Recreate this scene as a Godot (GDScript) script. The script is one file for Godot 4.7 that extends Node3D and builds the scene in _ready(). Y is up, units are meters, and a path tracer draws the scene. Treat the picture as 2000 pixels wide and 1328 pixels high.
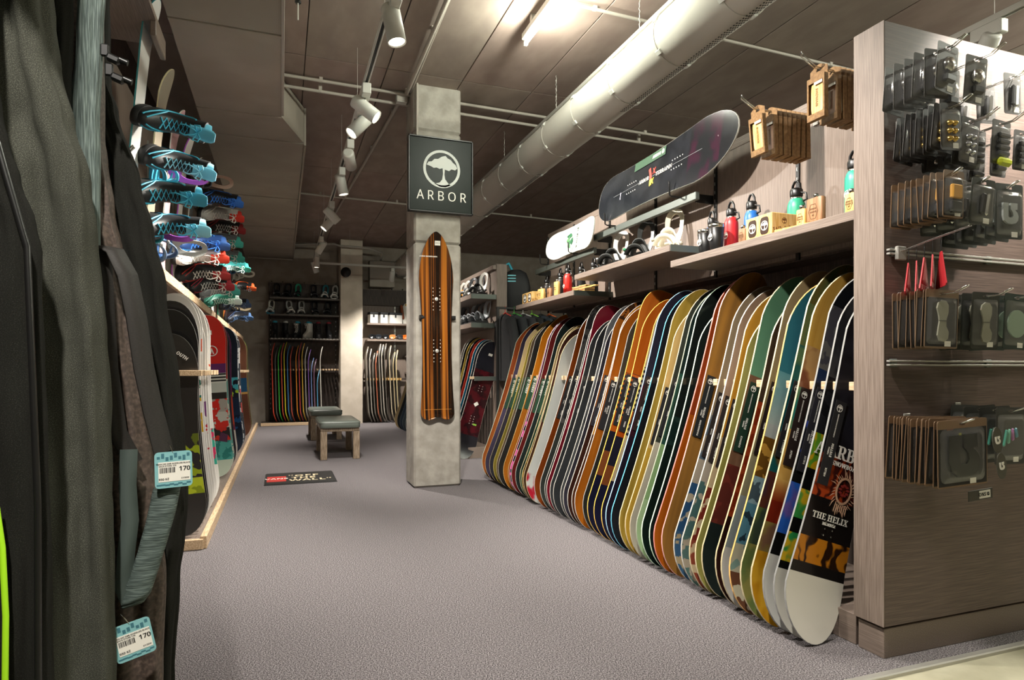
extends Node3D
# A snowboard shop seen down its aisle. x runs across the aisle, y up, the aisle runs along -z.

var M := {}
var taken := {}
var shapes := {}
var R := RandomNumberGenerator.new()

func _ready() -> void:
	R.seed = 7
	# camera: level, lens shifted up
	var cam := Camera3D.new()
	cam.name = "camera"
	cam.near = 0.05
	cam.far = 60.0
	cam.projection = Camera3D.PROJECTION_FRUSTUM
	cam.size = 1328.0 / 1240.0 * 0.05
	cam.frustum_offset = Vector2(0, 58.0 / 1240.0 * 0.05)
	cam.position = Vector3(0, 1.05, 0)
	cam.rotation.y = -atan(450.0 / 1240.0)
	add_child(cam)
	cam.current = true
	var we := WorldEnvironment.new()
	we.name = "environment"
	var e := Environment.new()
	e.background_mode = Environment.BG_COLOR
	e.background_color = Color(0, 0, 0)
	e.tonemap_mode = Environment.TONE_MAPPER_LINEAR
	e.tonemap_exposure = 0.95
	e.sdfgi_enabled = true
	e.ssao_enabled = true
	e.ssil_enabled = true
	we.environment = e
	add_child(we)
	build_materials()
	build_lamps()
	build_room()
	build_gondolas()
	build_rack_boards()
	build_rear()
	build_left_wall()
	build_column()
	build_shelf_goods()
	build_hook_packs()
	build_floor_things()
	build_bags()
	build_services()

# ---------------------------------------------------------------- naming
func numbered(n: String) -> String:
	if not taken.has(n):
		taken[n] = 0
		return n
	taken[n] += 1
	return "%s_%03d" % [n, taken[n]]

func tag(o: Node3D, label: String, category: String, group := "") -> void:
	o.set_meta("label", label)
	o.set_meta("category", category)
	if group:
		o.set_meta("group", group)

func thing(n: String, label: String, category: String, at := Vector3.ZERO, turn := Basis(), group := "") -> Node3D:
	var o := Node3D.new()
	o.name = numbered(n)
	add_child(o)
	o.transform = Transform3D(turn, at)
	tag(o, label, category, group)
	return o

func put(n: String, shape, m: Material, parent: Node3D, at := Vector3.ZERO, turn := Basis()) -> MeshInstance3D:
	var o := MeshInstance3D.new()
	o.name = n if parent != self else numbered(n)
	o.mesh = finish(shape) if shape is SurfaceTool else shape
	o.material_override = m
	parent.add_child(o, true)
	o.transform = Transform3D(turn, at)
	return o

func struct(n: String, shape, m: Material, at := Vector3.ZERO, turn := Basis()) -> MeshInstance3D:
	var o := put(n, shape, m, self, at, turn)
	o.set_meta("kind", "structure")
	return o

func copy_of(o: Node3D, label: String, at: Vector3, turn := Basis(), group := "") -> Node3D:
	var c: Node3D = o.duplicate()
	var n := str(o.name)
	if n.length() > 4 and n[n.length() - 4] == "_" and n.right(3).is_valid_int():
		n = n.left(n.length() - 4)
	c.name = numbered(n)
	add_child(c)
	c.transform = Transform3D(turn, at)
	c.set_meta("label", label)
	if group:
		c.set_meta("group", group)
	return c

# ---------------------------------------------------------------- shapes
func S() -> SurfaceTool:
	var st := SurfaceTool.new()
	st.begin(Mesh.PRIMITIVE_TRIANGLES)
	return st

func finish(st: SurfaceTool) -> ArrayMesh:
	st.generate_normals()
	return st.commit()

func flat(st: SurfaceTool) -> void:
	st.set_smooth_group(-1)

func smooth(st: SurfaceTool) -> void:
	st.set_smooth_group(1)

func tri(st: SurfaceTool, a: Vector3, b: Vector3, c: Vector3) -> void:
	st.add_vertex(a)
	st.add_vertex(b)
	st.add_vertex(c)

func quad(st: SurfaceTool, a: Vector3, b: Vector3, c: Vector3, d: Vector3) -> void:
	tri(st, a, b, c)
	tri(st, a, c, d)

func oquad(st: SurfaceTool, p: Array, mid: Vector3) -> void:
	# a flat face turned away from mid
	var n: Vector3 = (p[1] - p[0]).cross(p[2] - p[0])
	if n.dot(p[0] + p[2] - mid * 2.0) > 0:
		p.reverse()
	tri(st, p[0], p[1], p[2])
	if p.size() == 4:
		tri(st, p[0], p[2], p[3])

func box(st: SurfaceTool, c: Vector3, s: Vector3, bv := 0.0, B := Basis()) -> void:
	flat(st)
	var h := s * 0.5
	bv = minf(bv, minf(h.x, minf(h.y, h.z)) * 0.95)
	var ax := [Vector3.RIGHT, Vector3.UP, Vector3.BACK]
	for i in 3:
		var j := (i + 1) % 3
		var k := (i + 2) % 3
		for sg in [-1.0, 1.0]:
			var f := []
			for q in [[-1, -1], [1, -1], [1, 1], [-1, 1]]:
				f.append(c + B * (ax[i] * h[i] * sg + ax[j] * (h[j] - bv) * q[0] + ax[k] * (h[k] - bv) * q[1]))
			oquad(st, f, c)
	if bv <= 0.0:
		return
	for i in 3:
		var j := (i + 1) % 3
		var k := (i + 2) % 3
		for sj in [-1.0, 1.0]:
			for sk in [-1.0, 1.0]:
				var f := []
				for q in [[-1, 0], [1, 0], [1, 1], [-1, 1]]:
					var vj: float = h[j] if q[1] == 0 else h[j] - bv
					var vk: float = h[k] - bv if q[1] == 0 else h[k]
					f.append(c + B * (ax[i] * (h[i] - bv) * q[0] + ax[j] * vj * sj + ax[k] * vk * sk))
				oquad(st, f, c)
	for sx in [-1.0, 1.0]:
		for sy in [-1.0, 1.0]:
			for sz in [-1.0, 1.0]:
				oquad(st, [c + B * Vector3(sx * h.x, sy * (h.y - bv), sz * (h.z - bv)), c + B * Vector3(sx * (h.x - bv), sy * h.y, sz * (h.z - bv)), c + B * Vector3(sx * (h.x - bv), sy * (h.y - bv), sz * h.z)], c)

func box_mesh(s: Vector3, bv := 0.0) -> ArrayMesh:
	var key := "box %s %s" % [s, bv]
	if not shapes.has(key):
		var st := S()
		box(st, Vector3.ZERO, s, bv)
		shapes[key] = finish(st)
	return shapes[key]

func loft(st: SurfaceTool, rings: Array, caps := true, closed := true) -> void:
	smooth(st)
	for i in rings.size() - 1:
		var a: PackedVector3Array = rings[i]
		var b: PackedVector3Array = rings[i + 1]
		var n := a.size()
		for k in (n if closed else n - 1):
			quad(st, a[k], a[(k + 1) % n], b[(k + 1) % n], b[k])
	if caps:
		flat(st)
		for e in [0, rings.size() - 1]:
			var a: PackedVector3Array = rings[e]
			var mid := Vector3.ZERO
			for p in a:
				mid += p
			mid /= a.size()
			for k in a.size():
				if e == 0:
					tri(st, mid, a[(k + 1) % a.size()], a[k])
				else:
					tri(st, mid, a[k], a[(k + 1) % a.size()])

func tube(st: SurfaceTool, pts: Array, r, n := 8, caps := true) -> void:
	var rings := []
	var up := Vector3.ZERO
	for i in pts.size():
		var d: Vector3 = (pts[mini(i + 1, pts.size() - 1)] - pts[maxi(i - 1, 0)]).normalized()
		if up == Vector3.ZERO:
			up = d.cross(Vector3.UP if absf(d.y) < 0.9 else Vector3.RIGHT).normalized()
		up = (up - d * up.dot(d)).normalized()
		var side := d.cross(up)
		var rad: float = r[i] if r is Array else r
		var ring := PackedVector3Array()
		for k in n:
			var t := TAU * k / n
			ring.append(pts[i] + (up * cos(t) + side * sin(t)) * rad)
		rings.append(ring)
	loft(st, rings, caps)

func band(st: SurfaceTool, pts: Array, across: Array, w: float, th: float) -> void:
	# a strap of width w and thickness th along pts; across gives its width direction at each point
	var rings := []
	for i in pts.size():
		var d: Vector3 = (pts[mini(i + 1, pts.size() - 1)] - pts[maxi(i - 1, 0)]).normalized()
		var x: Vector3 = across[mini(i, across.size() - 1)]
		x = (x - d * x.dot(d)).normalized()
		var y := d.cross(x)
		rings.append(PackedVector3Array([pts[i] + x * w / 2 + y * th / 2, pts[i] - x * w / 2 + y * th / 2, pts[i] - x * w / 2 - y * th / 2, pts[i] + x * w / 2 - y * th / 2]))
	loft(st, rings)

func lathe(st: SurfaceTool, prof: Array, n := 16, X := Transform3D()) -> void:
	# prof: [radius, height] pairs from the foot up
	var rings := []
	for p in prof:
		var ring := PackedVector3Array()
		for k in n:
			var t := TAU * k / n
			ring.append(X * Vector3(cos(t) * p[0], p[1], sin(t) * p[0]))
		rings.append(ring)
	smooth(st)
	for i in rings.size() - 1:
		st.set_smooth_group(1 + i if prof[i].size() > 2 else 1)
		for k in n:
			var k2 := (k + 1) % n
			quad(st, rings[i][k], rings[i][k2], rings[i + 1][k2], rings[i + 1][k])
	flat(st)
	for e in [0, rings.size() - 1]:
		var mid: Vector3 = X * Vector3(0, prof[e][1], 0)
		for k in n:
			var k2 := (k + 1) % n
			if e == 0:
				tri(st, mid, rings[e][k2], rings[e][k])
			else:
				tri(st, mid, rings[e][k], rings[e][k2])

func extrude(st: SurfaceTool, poly: PackedVector2Array, z0: float, z1: float, X := Transform3D(), bend = null) -> void:
	var idx := Geometry2D.triangulate_polygon(poly)
	var n := poly.size()
	var lo := PackedVector3Array()
	var hi := PackedVector3Array()
	for p in poly:
		var dz: float = bend.call(p) if bend != null else 0.0
		lo.append(X * Vector3(p.x, p.y, z0 + dz))
		hi.append(X * Vector3(p.x, p.y, z1 + dz))
	flat(st)
	var cw := Geometry2D.is_polygon_clockwise(poly)
	for i in range(0, idx.size(), 3):
		var a := idx[i]
		var b := idx[i + 1]
		var c := idx[i + 2]
		var ccw: bool = (poly[b] - poly[a]).cross(poly[c] - poly[a]) > 0
		if ccw:
			tri(st, hi[a], hi[c], hi[b])
			tri(st, lo[a], lo[b], lo[c])
		else:
			tri(st, hi[a], hi[b], hi[c])
			tri(st, lo[a], lo[c], lo[b])
	for k in n:
		var k2 := (k + 1) % n
		if cw:
			quad(st, lo[k], lo[k2], hi[k2], hi[k])
		else:
			quad(st, lo[k2], lo[k], hi[k], hi[k2])

func ringplate(st: SurfaceTool, outer: PackedVector2Array, inner: PackedVector2Array, z0: float, z1: float, X := Transform3D(), bend = null) -> void:
	# a plate with a hole; both outlines have as many points
	flat(st)
	var n := outer.size()
	var P := []
	for o in [outer, inner]:
		for z in [z0, z1]:
			var a := PackedVector3Array()
			for p in o:
				a.append(X * Vector3(p.x, p.y, z + (bend.call(p) if bend != null else 0.0)))
			P.append(a)
	for k in n:
		var j := (k + 1) % n
		quad(st, P[1][k], P[3][k], P[3][j], P[1][j])
		quad(st, P[0][j], P[2][j], P[2][k], P[0][k])
		quad(st, P[0][k], P[1][k], P[1][j], P[0][j])
		quad(st, P[2][j], P[3][j], P[3][k], P[2][k])

func ellipse(rx: float, ry: float, n := 16, c := Vector2.ZERO, power := 1.0) -> PackedVector2Array:
	var a := PackedVector2Array()
	for k in n:
		var t := TAU * k / n
		var x := cos(t)
		var y := sin(t)
		a.append(c + Vector2(signf(x) * pow(absf(x), power) * rx, signf(y) * pow(absf(y), power) * ry))
	return a

func rrect(w: float, h: float, r: float, c := Vector2.ZERO) -> PackedVector2Array:
	# 24 points round a rectangle with rounded corners
	var a := PackedVector2Array()
	for q in 4:
		var mid := Vector2((w / 2 - r) * (1.0 if q in [0, 3] else -1.0), (h / 2 - r) * (1.0 if q < 2 else -1.0))
		for k in 6:
			a.append(c + mid + Vector2.from_angle(PI / 2 * (q + k / 5.0)) * r)
	return a

func pts2(flatlist: Array, s := 1.0) -> PackedVector2Array:
	var a := PackedVector2Array()
	for i in range(0, flatlist.size(), 2):
		a.append(Vector2(flatlist[i], flatlist[i + 1]) * s)
	return a

func turned(x: float, y: float, z: float) -> Basis:
	return Basis.from_euler(Vector3(deg_to_rad(x), deg_to_rad(y), deg_to_rad(z)))

func lettering(words: String, height: float, depth := 0.0008, face := "Droid Sans", bold := true, slant := false) -> TextMesh:
	var key := "txt %s %s %s %s %s" % [words, height, face, bold, slant]
	if shapes.has(key):
		return shapes[key]
	var t := TextMesh.new()
	var f := SystemFont.new()
	f.font_names = PackedStringArray([face])
	f.font_weight = 700 if bold else 400
	t.font = f
	t.text = words
	t.font_size = 32
	t.pixel_size = height / 23.0
	t.depth = depth
	t.curve_step = 3.0
	shapes[key] = t
	return t

func write(parent: Node3D, words: String, height: float, m: Material, at: Vector3, turn := Basis(), face := "Droid Sans", bold := true, n := "lettering") -> MeshInstance3D:
	return put(n, lettering(words, height, 0.0008, face, bold), m, parent, at, turn)

# the tree-in-a-ring mark, as wide as d, facing +z
func tree_mark(d: float) -> ArrayMesh:
	var key := "tree %s" % d
	if shapes.has(key):
		return shapes[key]
	var st := S()
	var th := maxf(0.0006, d * 0.012)
	ringplate(st, ellipse(d * 0.5, d * 0.5, 40), ellipse(d * 0.43, d * 0.43, 40), 0, th)
	extrude(st, pts2([-0.41, 0.08, -0.36, 0.16, -0.27, 0.18, -0.2, 0.25, -0.1, 0.26, 0.0, 0.33, 0.1, 0.36, 0.16, 0.3, 0.24, 0.27, 0.3, 0.2, 0.38, 0.14, 0.42, 0.06, 0.36, 0.0, 0.26, 0.02, 0.2, -0.03, 0.1, -0.01, 0.03, 0.03, -0.06, 0.0, -0.14, 0.03, -0.22, 0.01, -0.3, 0.05], d), 0, th)
	extrude(st, pts2([0.02, 0.04, 0.08, 0.0, 0.07, -0.14, 0.09, -0.26, 0.17, -0.36, 0.24, -0.41, 0.1, -0.47, -0.05, -0.47, -0.2, -0.4, -0.06, -0.36, 0.01, -0.27, 0.03, -0.12], d), 0, th)
	shapes[key] = finish(st)
	return shapes[key]

# ---------------------------------------------------------------- materials
func mk(key: String, color: String, rough := 0.6, metal := 0.0, spec := 0.5) -> StandardMaterial3D:
	var m := StandardMaterial3D.new()
	m.resource_name = key
	m.albedo_color = Color(color)
	m.roughness = rough
	m.metallic = metal
	m.metallic_specular = spec
	M[key] = m
	return m

func paint(color: String, rough := 0.5, spec := 0.5) -> StandardMaterial3D:
	var key := "paint %s %s" % [color, rough]
	if not M.has(key):
		mk(key, color, rough, 0.0, spec)
	return M[key]

func metal(color: String, rough := 0.35) -> StandardMaterial3D:
	var key := "metal %s %s" % [color, rough]
	if not M.has(key):
		mk(key, color, rough, 0.9)
	return M[key]

func noise_tex(freq: float, octaves: int, colors: Array, seed_ := 1, size := 512, kind := FastNoiseLite.TYPE_SIMPLEX_SMOOTH) -> NoiseTexture2D:
	var n := FastNoiseLite.new()
	n.seed = seed_
	n.noise_type = kind
	n.frequency = freq
	n.fractal_octaves = octaves
	var t := NoiseTexture2D.new()
	t.width = size
	t.height = size
	t.seamless = true
	t.noise = n
	if colors.size():
		var g := Gradient.new()
		g.offsets = PackedFloat32Array()
		var cs := PackedColorArray()
		var os := PackedFloat32Array()
		for c in colors:
			os.append(c[0])
			cs.append(Color(c[1]))
		g.offsets = os
		g.colors = cs
		t.color_ramp = g
	return t

func triplanar(m: StandardMaterial3D, t: Texture2D, scale: Vector3, bump := 0.0, bt: Texture2D = null) -> StandardMaterial3D:
	m.albedo_color = Color.WHITE
	m.albedo_texture = t
	m.uv1_triplanar = true
	m.uv1_world_triplanar = true
	m.uv1_triplanar_sharpness = 8.0
	m.uv1_scale = scale
	if bump > 0.0:
		m.heightmap_enabled = true
		m.heightmap_texture = bt if bt else t
		m.heightmap_scale = bump
	return m

func build_materials() -> void:
	var grain := noise_tex(0.03, 5, [[0.2, "#6c5e55"], [0.5, "#7d6f65"], [0.8, "#8e8075"]], 3)
	triplanar(mk("laminate_upright", "#7a6b60", 0.55), grain, Vector3(16, 0.3, 16), 0.04)
	triplanar(mk("laminate_level", "#7a6b60", 0.5), grain, Vector3(0.3, 16, 0.3), 0.04)
	triplanar(mk("laminate_shelf", "#7a6b60", 0.5), grain, Vector3(16, 16, 0.3), 0.04)
	triplanar(mk("laminate_end", "#63574e", 0.5), noise_tex(0.03, 5, [[0.2, "#4e413b"], [0.5, "#5c4d46"], [0.8, "#6b5b53"]], 23), Vector3(0.3, 16, 0.3), 0.04)
	var dark := noise_tex(0.02, 4, [[0.3, "#382f2a"], [0.6, "#4a403a"], [0.8, "#574b44"]], 4)
	triplanar(mk("laminate_dark", "#4a403a", 0.6), dark, Vector3(9, 0.5, 9), 0.03)
	var slab := noise_tex(0.012, 5, [[0.2, "#867970"], [0.5, "#8c7f75"], [0.8, "#93867b"]], 5)
	triplanar(mk("slab", "#6b5e55", 0.85), slab, Vector3(0.7, 0.7, 0.35), 0.12)
	M.slab_warm = triplanar(mk("slab_warm", "#6b5e55", 0.85), noise_tex(0.012, 5, [[0.2, "#88766e"], [0.5, "#8e7d74"], [0.8, "#95837a"]], 15), Vector3(0.7, 0.7, 0.35), 0.12)
	triplanar(mk("concrete", "#9a978c", 0.8), noise_tex(0.011, 6, [[0.2, "#8b867d"], [0.5, "#969188"], [0.8, "#a19c93"]], 6), Vector3(1.1, 1.1, 1.1), 0.15, noise_tex(0.03, 5, [], 16))
	triplanar(mk("carpet", "#7b7576", 0.95, 0.0, 0.2), noise_tex(0.11, 3, [[0.2, "#3f3c3d"], [0.5, "#6e696b"], [0.8, "#a19c9d"]], 8), Vector3(2.6, 2.6, 2.6), 0.5)
	M.carpet.detail_enabled = true
	triplanar(mk("soffit", "#5f574f", 0.75), noise_tex(0.008, 3, [[0.3, "#948c80"], [0.7, "#9b9387"]], 9), Vector3(0.4, 0.4, 0.4))
	triplanar(mk("plaster", "#7d7368", 0.9), noise_tex(0.01, 4, [[0.3, "#968c80"], [0.7, "#a0968a"]], 10), Vector3(0.6, 0.6, 0.6))
	triplanar(mk("pillar_paint", "#cfc4b4", 0.85), noise_tex(0.01, 4, [[0.3, "#cabfae"], [0.7, "#d4c9b9"]], 11), Vector3(0.6, 0.6, 0.6))
	triplanar(mk("beech", "#cdb28a", 0.5), noise_tex(0.02, 4, [[0.25, "#b89a78"], [0.6, "#d0b592"], [0.8, "#dcc4a4"]], 12), Vector3(9, 9, 0.8), 0.02)
	triplanar(mk("stone_floor", "#b9b59c", 0.35), noise_tex(0.008, 5, [[0.2, "#aaa68e"], [0.6, "#bcb8a0"], [0.85, "#c6c2aa"]], 13), Vector3(0.9, 0.9, 0.9))
	triplanar(mk("stool_wood", "#8c7a66", 0.6), noise_tex(0.02, 4, [[0.25, "#75634f"], [0.6, "#8f7d68"], [0.8, "#a2907c"]], 14), Vector3(9, 0.8, 9), 0.03)
	triplanar(mk("kraft", "#b58f5c", 0.8), noise_tex(0.05, 4, [[0.3, "#6e5130"], [0.7, "#80623c"]], 17, 256), Vector3(4, 4, 4))
	triplanar(mk("bamboo", "#d9b06a", 0.5), noise_tex(0.02, 3, [[0.3, "#cda056"], [0.7, "#e0bb7c"]], 18, 256), Vector3(10, 1, 10))
	triplanar(mk("walnut", "#9a6f4d", 0.5), noise_tex(0.02, 3, [[0.3, "#87603f"], [0.7, "#a67b58"]], 19, 256), Vector3(12, 1, 12))
	triplanar(mk("slat_wood", "#6b5a4b", 0.6), dark, Vector3(9, 0.6, 9))
	mk("shelf_metal", "#59605a", 0.45, 0.3)
	mk("black_metal", "#1c1c1b", 0.45, 0.3)
	mk("chrome", "#cfcfca", 0.18, 1.0)
	mk("galvanized", "#b9b7b0", 0.4, 0.6)
	mk("conduit", "#a39c92", 0.55)
	mk("lamp_white", "#c9c9c2", 0.45)
	mk("duct_cloth", "#b5b1a8", 0.85)
	var lens := mk("lamp_lens", "#ffffff", 0.4)
	lens.emission_enabled = true
	lens.emission = Color("#fff4e0")
	lens.emission_energy_multiplier = 6.0
	var tubem := mk("lamp_tube", "#ffffff", 0.4)
	tubem.emission_enabled = true
	tubem.emission = Color("#f6ffe2")
	tubem.emission_energy_multiplier = 5.0
	var clear := mk("clear_plastic", "#ffffff", 0.08)
	clear.albedo_color = Color(1, 1, 1, 0.03)
	clear.metallic_specular = 0.4
	clear.transparency = BaseMaterial3D.TRANSPARENCY_ALPHA
	mk("rubber", "#161616", 0.7)
	mk("black_plastic", "#141414", 0.35)
	mk("white_ink", "#e6e3da", 0.6)
	mk("black_ink", "#141312", 0.6)

# ---------------------------------------------------------------- lamps
func spot_head(at: Vector3, aim: Vector3, label: String, lit := true, energy := 6.0, angle := 46.0, tint := "#fff8ee") -> void:
	# at: the joint under the track; the head hangs from it and points at aim
	var t := thing("track_spotlight", label, "spotlight", at, Basis(), "track spotlights")
	var d := (aim - at).normalized()
	var st := S()
	box(st, Vector3(0, 0.02, 0.02), Vector3(0.06, 0.075, 0.17), 0.004)
	put("adapter", st, M.lamp_white, t)
	st = S()
	tube(st, [Vector3(0, 0.0, 0), Vector3(0, -0.075, 0)], 0.012, 10)
	put("swivel", st, M.galvanized, t)
	var side := d.cross(Vector3.UP).normalized()
	var head := Transform3D(Basis(side, d, side.cross(d)), Vector3(0, -0.085, 0) - d * 0.04)
	st = S()
	lathe(st, [[0.036, -0.06], [0.046, -0.055], [0.05, -0.045], [0.05, 0.145], [0.046, 0.145], [0.044, 0.125], [0.0, 0.125]], 24, head)
	put("head", st, M.lamp_white, t)
	st = S()
	lathe(st, [[0.0, 0.134], [0.043, 0.134], [0.043, 0.138], [0.0, 0.138]], 24, head)
	put("lens", st, M.lamp_lens if lit else M.black_plastic, t)
	if lit:
		var l := SpotLight3D.new()
		l.name = "spot_beam"
		l.light_energy = energy
		l.light_color = Color(tint)
		l.spot_angle = angle
		l.spot_angle_attenuation = 1.0
		l.spot_range = 16.0
		l.spot_attenuation = 2.0
		l.light_size = 0.04
		l.shadow_enabled = true
		t.add_child(l)
		l.transform = Transform3D(Basis.looking_at(d, Vector3.UP if absf(d.y) < 0.95 else Vector3.BACK), head * Vector3(0, 0.15, 0))

func track(n: String, a: Vector3, b: Vector3, label: String) -> void:
	var t := thing(n, label, "light track", a)
	var L := (b - a).length()
	var d := (b - a) / L
	var B := Basis(d.cross(Vector3.UP).normalized(), Vector3.UP, -d)
	var st := S()
	for s in [-1.0, 1.0]:
		st = S()
		box(st, B * Vector3(s * 0.014, 0, -L / 2), Vector3(0.008, 0.034, L), 0.001, B)
		put("rail", st, M.lamp_white, t)
	st = S()
	box(st, B * Vector3(0, 0.006, -L / 2), Vector3(0.022, 0.02, L), 0, B)
	put("channel", st, M.black_metal, t)
	var k := 0.6
	while k < L:
		st = S()
		tube(st, [d * k + Vector3(0, 0.015, 0), Vector3((d * k).x, 3.582 - a.y, (d * k).z)], 0.0018, 5)
		put("suspension_wire", st, M.galvanized, t)
		k += 1.4

func fluorescent(at: Vector3, label: String, energy: float) -> void:
	var t := thing("fluorescent_lamp", label, "lamp", at)
	var st := S()
	box(st, Vector3(0, 0.03, 0), Vector3(0.06, 0.05, 1.24), 0.006)
	put("housing", st, M.lamp_white, t)
	st = S()
	tube(st, [Vector3(0.0, -0.016, -0.6), Vector3(0.0, -0.016, 0.6)], 0.014, 12)
	put("tube_bulb", st, M.lamp_tube, t)
	for s in [-1.0, 1.0]:
		put("lampholder", box_mesh(Vector3(0.03, 0.05, 0.025), 0.003), M.lamp_white, t, Vector3(0, -0.008, s * 0.61))
		put("ceiling_bracket", box_mesh(Vector3(0.05, 0.07, 0.03), 0.002), M.galvanized, t, Vector3(0, 0.083, s * 0.45))
	for k in 3:
		var l := OmniLight3D.new()
		l.name = "tube_light"
		l.light_color = Color("#fbffee")
		l.light_energy = energy / 3.0
		l.light_size = 0.03
		l.omni_range = 14.0
		l.omni_attenuation = 2.0
		l.shadow_enabled = true
		t.add_child(l, true)
		l.position = Vector3(0, -0.07, -0.4 + 0.4 * k)

func build_lamps() -> void:
	track("light_track", Vector3(0.56, 3.08, 2.5), Vector3(0.56, 3.08, -12.2), "long aluminium light track hung over the aisle carpet")
	track("light_track", Vector3(0.56, 2.95, -11.8), Vector3(2.6, 2.95, -11.8), "short pale light track across the aisle in front of the pale pillar")
	track("light_track", Vector3(2.75, 2.86, 1.5), Vector3(2.75, 2.86, -1.4), "light track in front of the dark accessory end panel")
	track("light_track", Vector3(3.72, 3.0, 1.0), Vector3(3.72, 3.0, -2.7), "light track seen over the top of the end panel")
	var y := 3.0
	var x := 0.56
	spot_head(Vector3(x, y - 0.02, -3.4), Vector3(1.05, 0.2, -3.1), "white spotlight nearest the camera on the long track, lens down", true, 8.0)
	spot_head(Vector3(x, y, -4.62), Vector3(2.4, 1.5, -4.0), "upper of two crossed white spotlights, turned towards the snowboard rack", true, 14.0)
	spot_head(Vector3(x, y, -4.95), Vector3(-0.7, 1.5, -4.6), "lower of two crossed white spotlights, turned towards the boot wall", true, 18.0)
	spot_head(Vector3(x, y - 0.02, -5.72), Vector3(1.25, 2.0, -8.6), "dark unlit spotlight turned away behind the crossed pair", false)
	spot_head(Vector3(x, y - 0.02, -6.52), Vector3(1.2, 0.0, -6.5), "white spotlight shining down just past the unlit spotlight", true, 11.0)
	spot_head(Vector3(x, y - 0.02, -7.86), Vector3(2.4, 1.2, -8.3), "spotlight of the middle pair aimed at the concrete column side", true, 10.0)
	spot_head(Vector3(x, y - 0.02, -8.3), Vector3(-0.6, 1.6, -8.2), "spotlight of the middle pair aimed at the boot wall", true, 14.0)
	spot_head(Vector3(x, y - 0.02, -9.95), Vector3(-0.5, 1.2, -10.6), "small far spotlight aimed at the boot wall from the long track", true, 9.0)
	spot_head(Vector3(x, y - 0.02, -11.3), Vector3(0.5, 0.0, -11.4), "tiny spotlight pointing straight down at the far end of the track", true, 8.0)
	spot_head(Vector3(x, y - 0.02, -11.9), Vector3(1.3, 0.8, -12.7), "last tiny spotlight of the long track, tilted to the pale pillar", true, 3.2, 30.0)
	spot_head(Vector3(1.92, 2.87, -11.8), Vector3(1.85, 0.9, -12.7), "single spotlight hanging from the short cross track", true, 9.0)
	spot_head(Vector3(2.75, 2.78, -0.95), Vector3(2.65, 2.15, -1.7), "grey spotlight lighting the top of the accessory end panel", true, 9.0, 31.0)
	spot_head(Vector3(3.72, 2.92, -2.45), Vector3(4.6, 0.9, -4.2), "grey spotlight seen over the end panel, turned away", true, 6.0)
	# the long track goes on over the camera
	spot_head(Vector3(x, y, -2.3), Vector3(2.4, 1.6, -2.7), "spotlight over the aisle facing the tumbler shelf", true, 10.0)
	spot_head(Vector3(x, y, -1.42), Vector3(1.9, 0.2, -2.2), "spotlight over the aisle facing the first snowboards", true, 8.5)
	track("light_track", Vector3(-0.25, 3.06, 1.6), Vector3(-0.25, 3.06, -0.3), "added short light track behind the camera for the bag spotlight")  # unseen track, added only to carry the bag spotlight
	spot_head(Vector3(-0.25, 2.98, 0.45), Vector3(-0.42, 1.3, -1.08), "added unseen spotlight brightening the board bags", true, 9.0, 26.0)  # added lamp behind the camera, lifts the bags
	spot_head(Vector3(x, y, -2.75), Vector3(1.32, 1.0, -5.55), "added unseen spotlight brightening the front of the concrete column", true, 13.0, 24.0)  # extra head above the frame, added to brighten the column front
	spot_head(Vector3(x, y, -2.5), Vector3(0.7, 0.0, -4.7), "added unseen spotlight brightening the middle of the carpet", true, 6.0, 40.0)  # another head added out of view to lift the mid floor
	fluorescent(Vector3(1.69, 3.47, -3.75), "bare fluorescent tube lamp on the concrete ceiling", 2.8)
	fluorescent(Vector3(4.9, 3.47, -0.9), "fluorescent tube lamp beyond the end panel", 5.0)
	fluorescent(Vector3(6.3, 3.47, -2.2), "fluorescent tube lamp near the far side wall", 5.0)
	fluorescent(Vector3(1.0, 3.47, 1.6), "fluorescent tube lamp behind the camera", 1.2)

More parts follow.
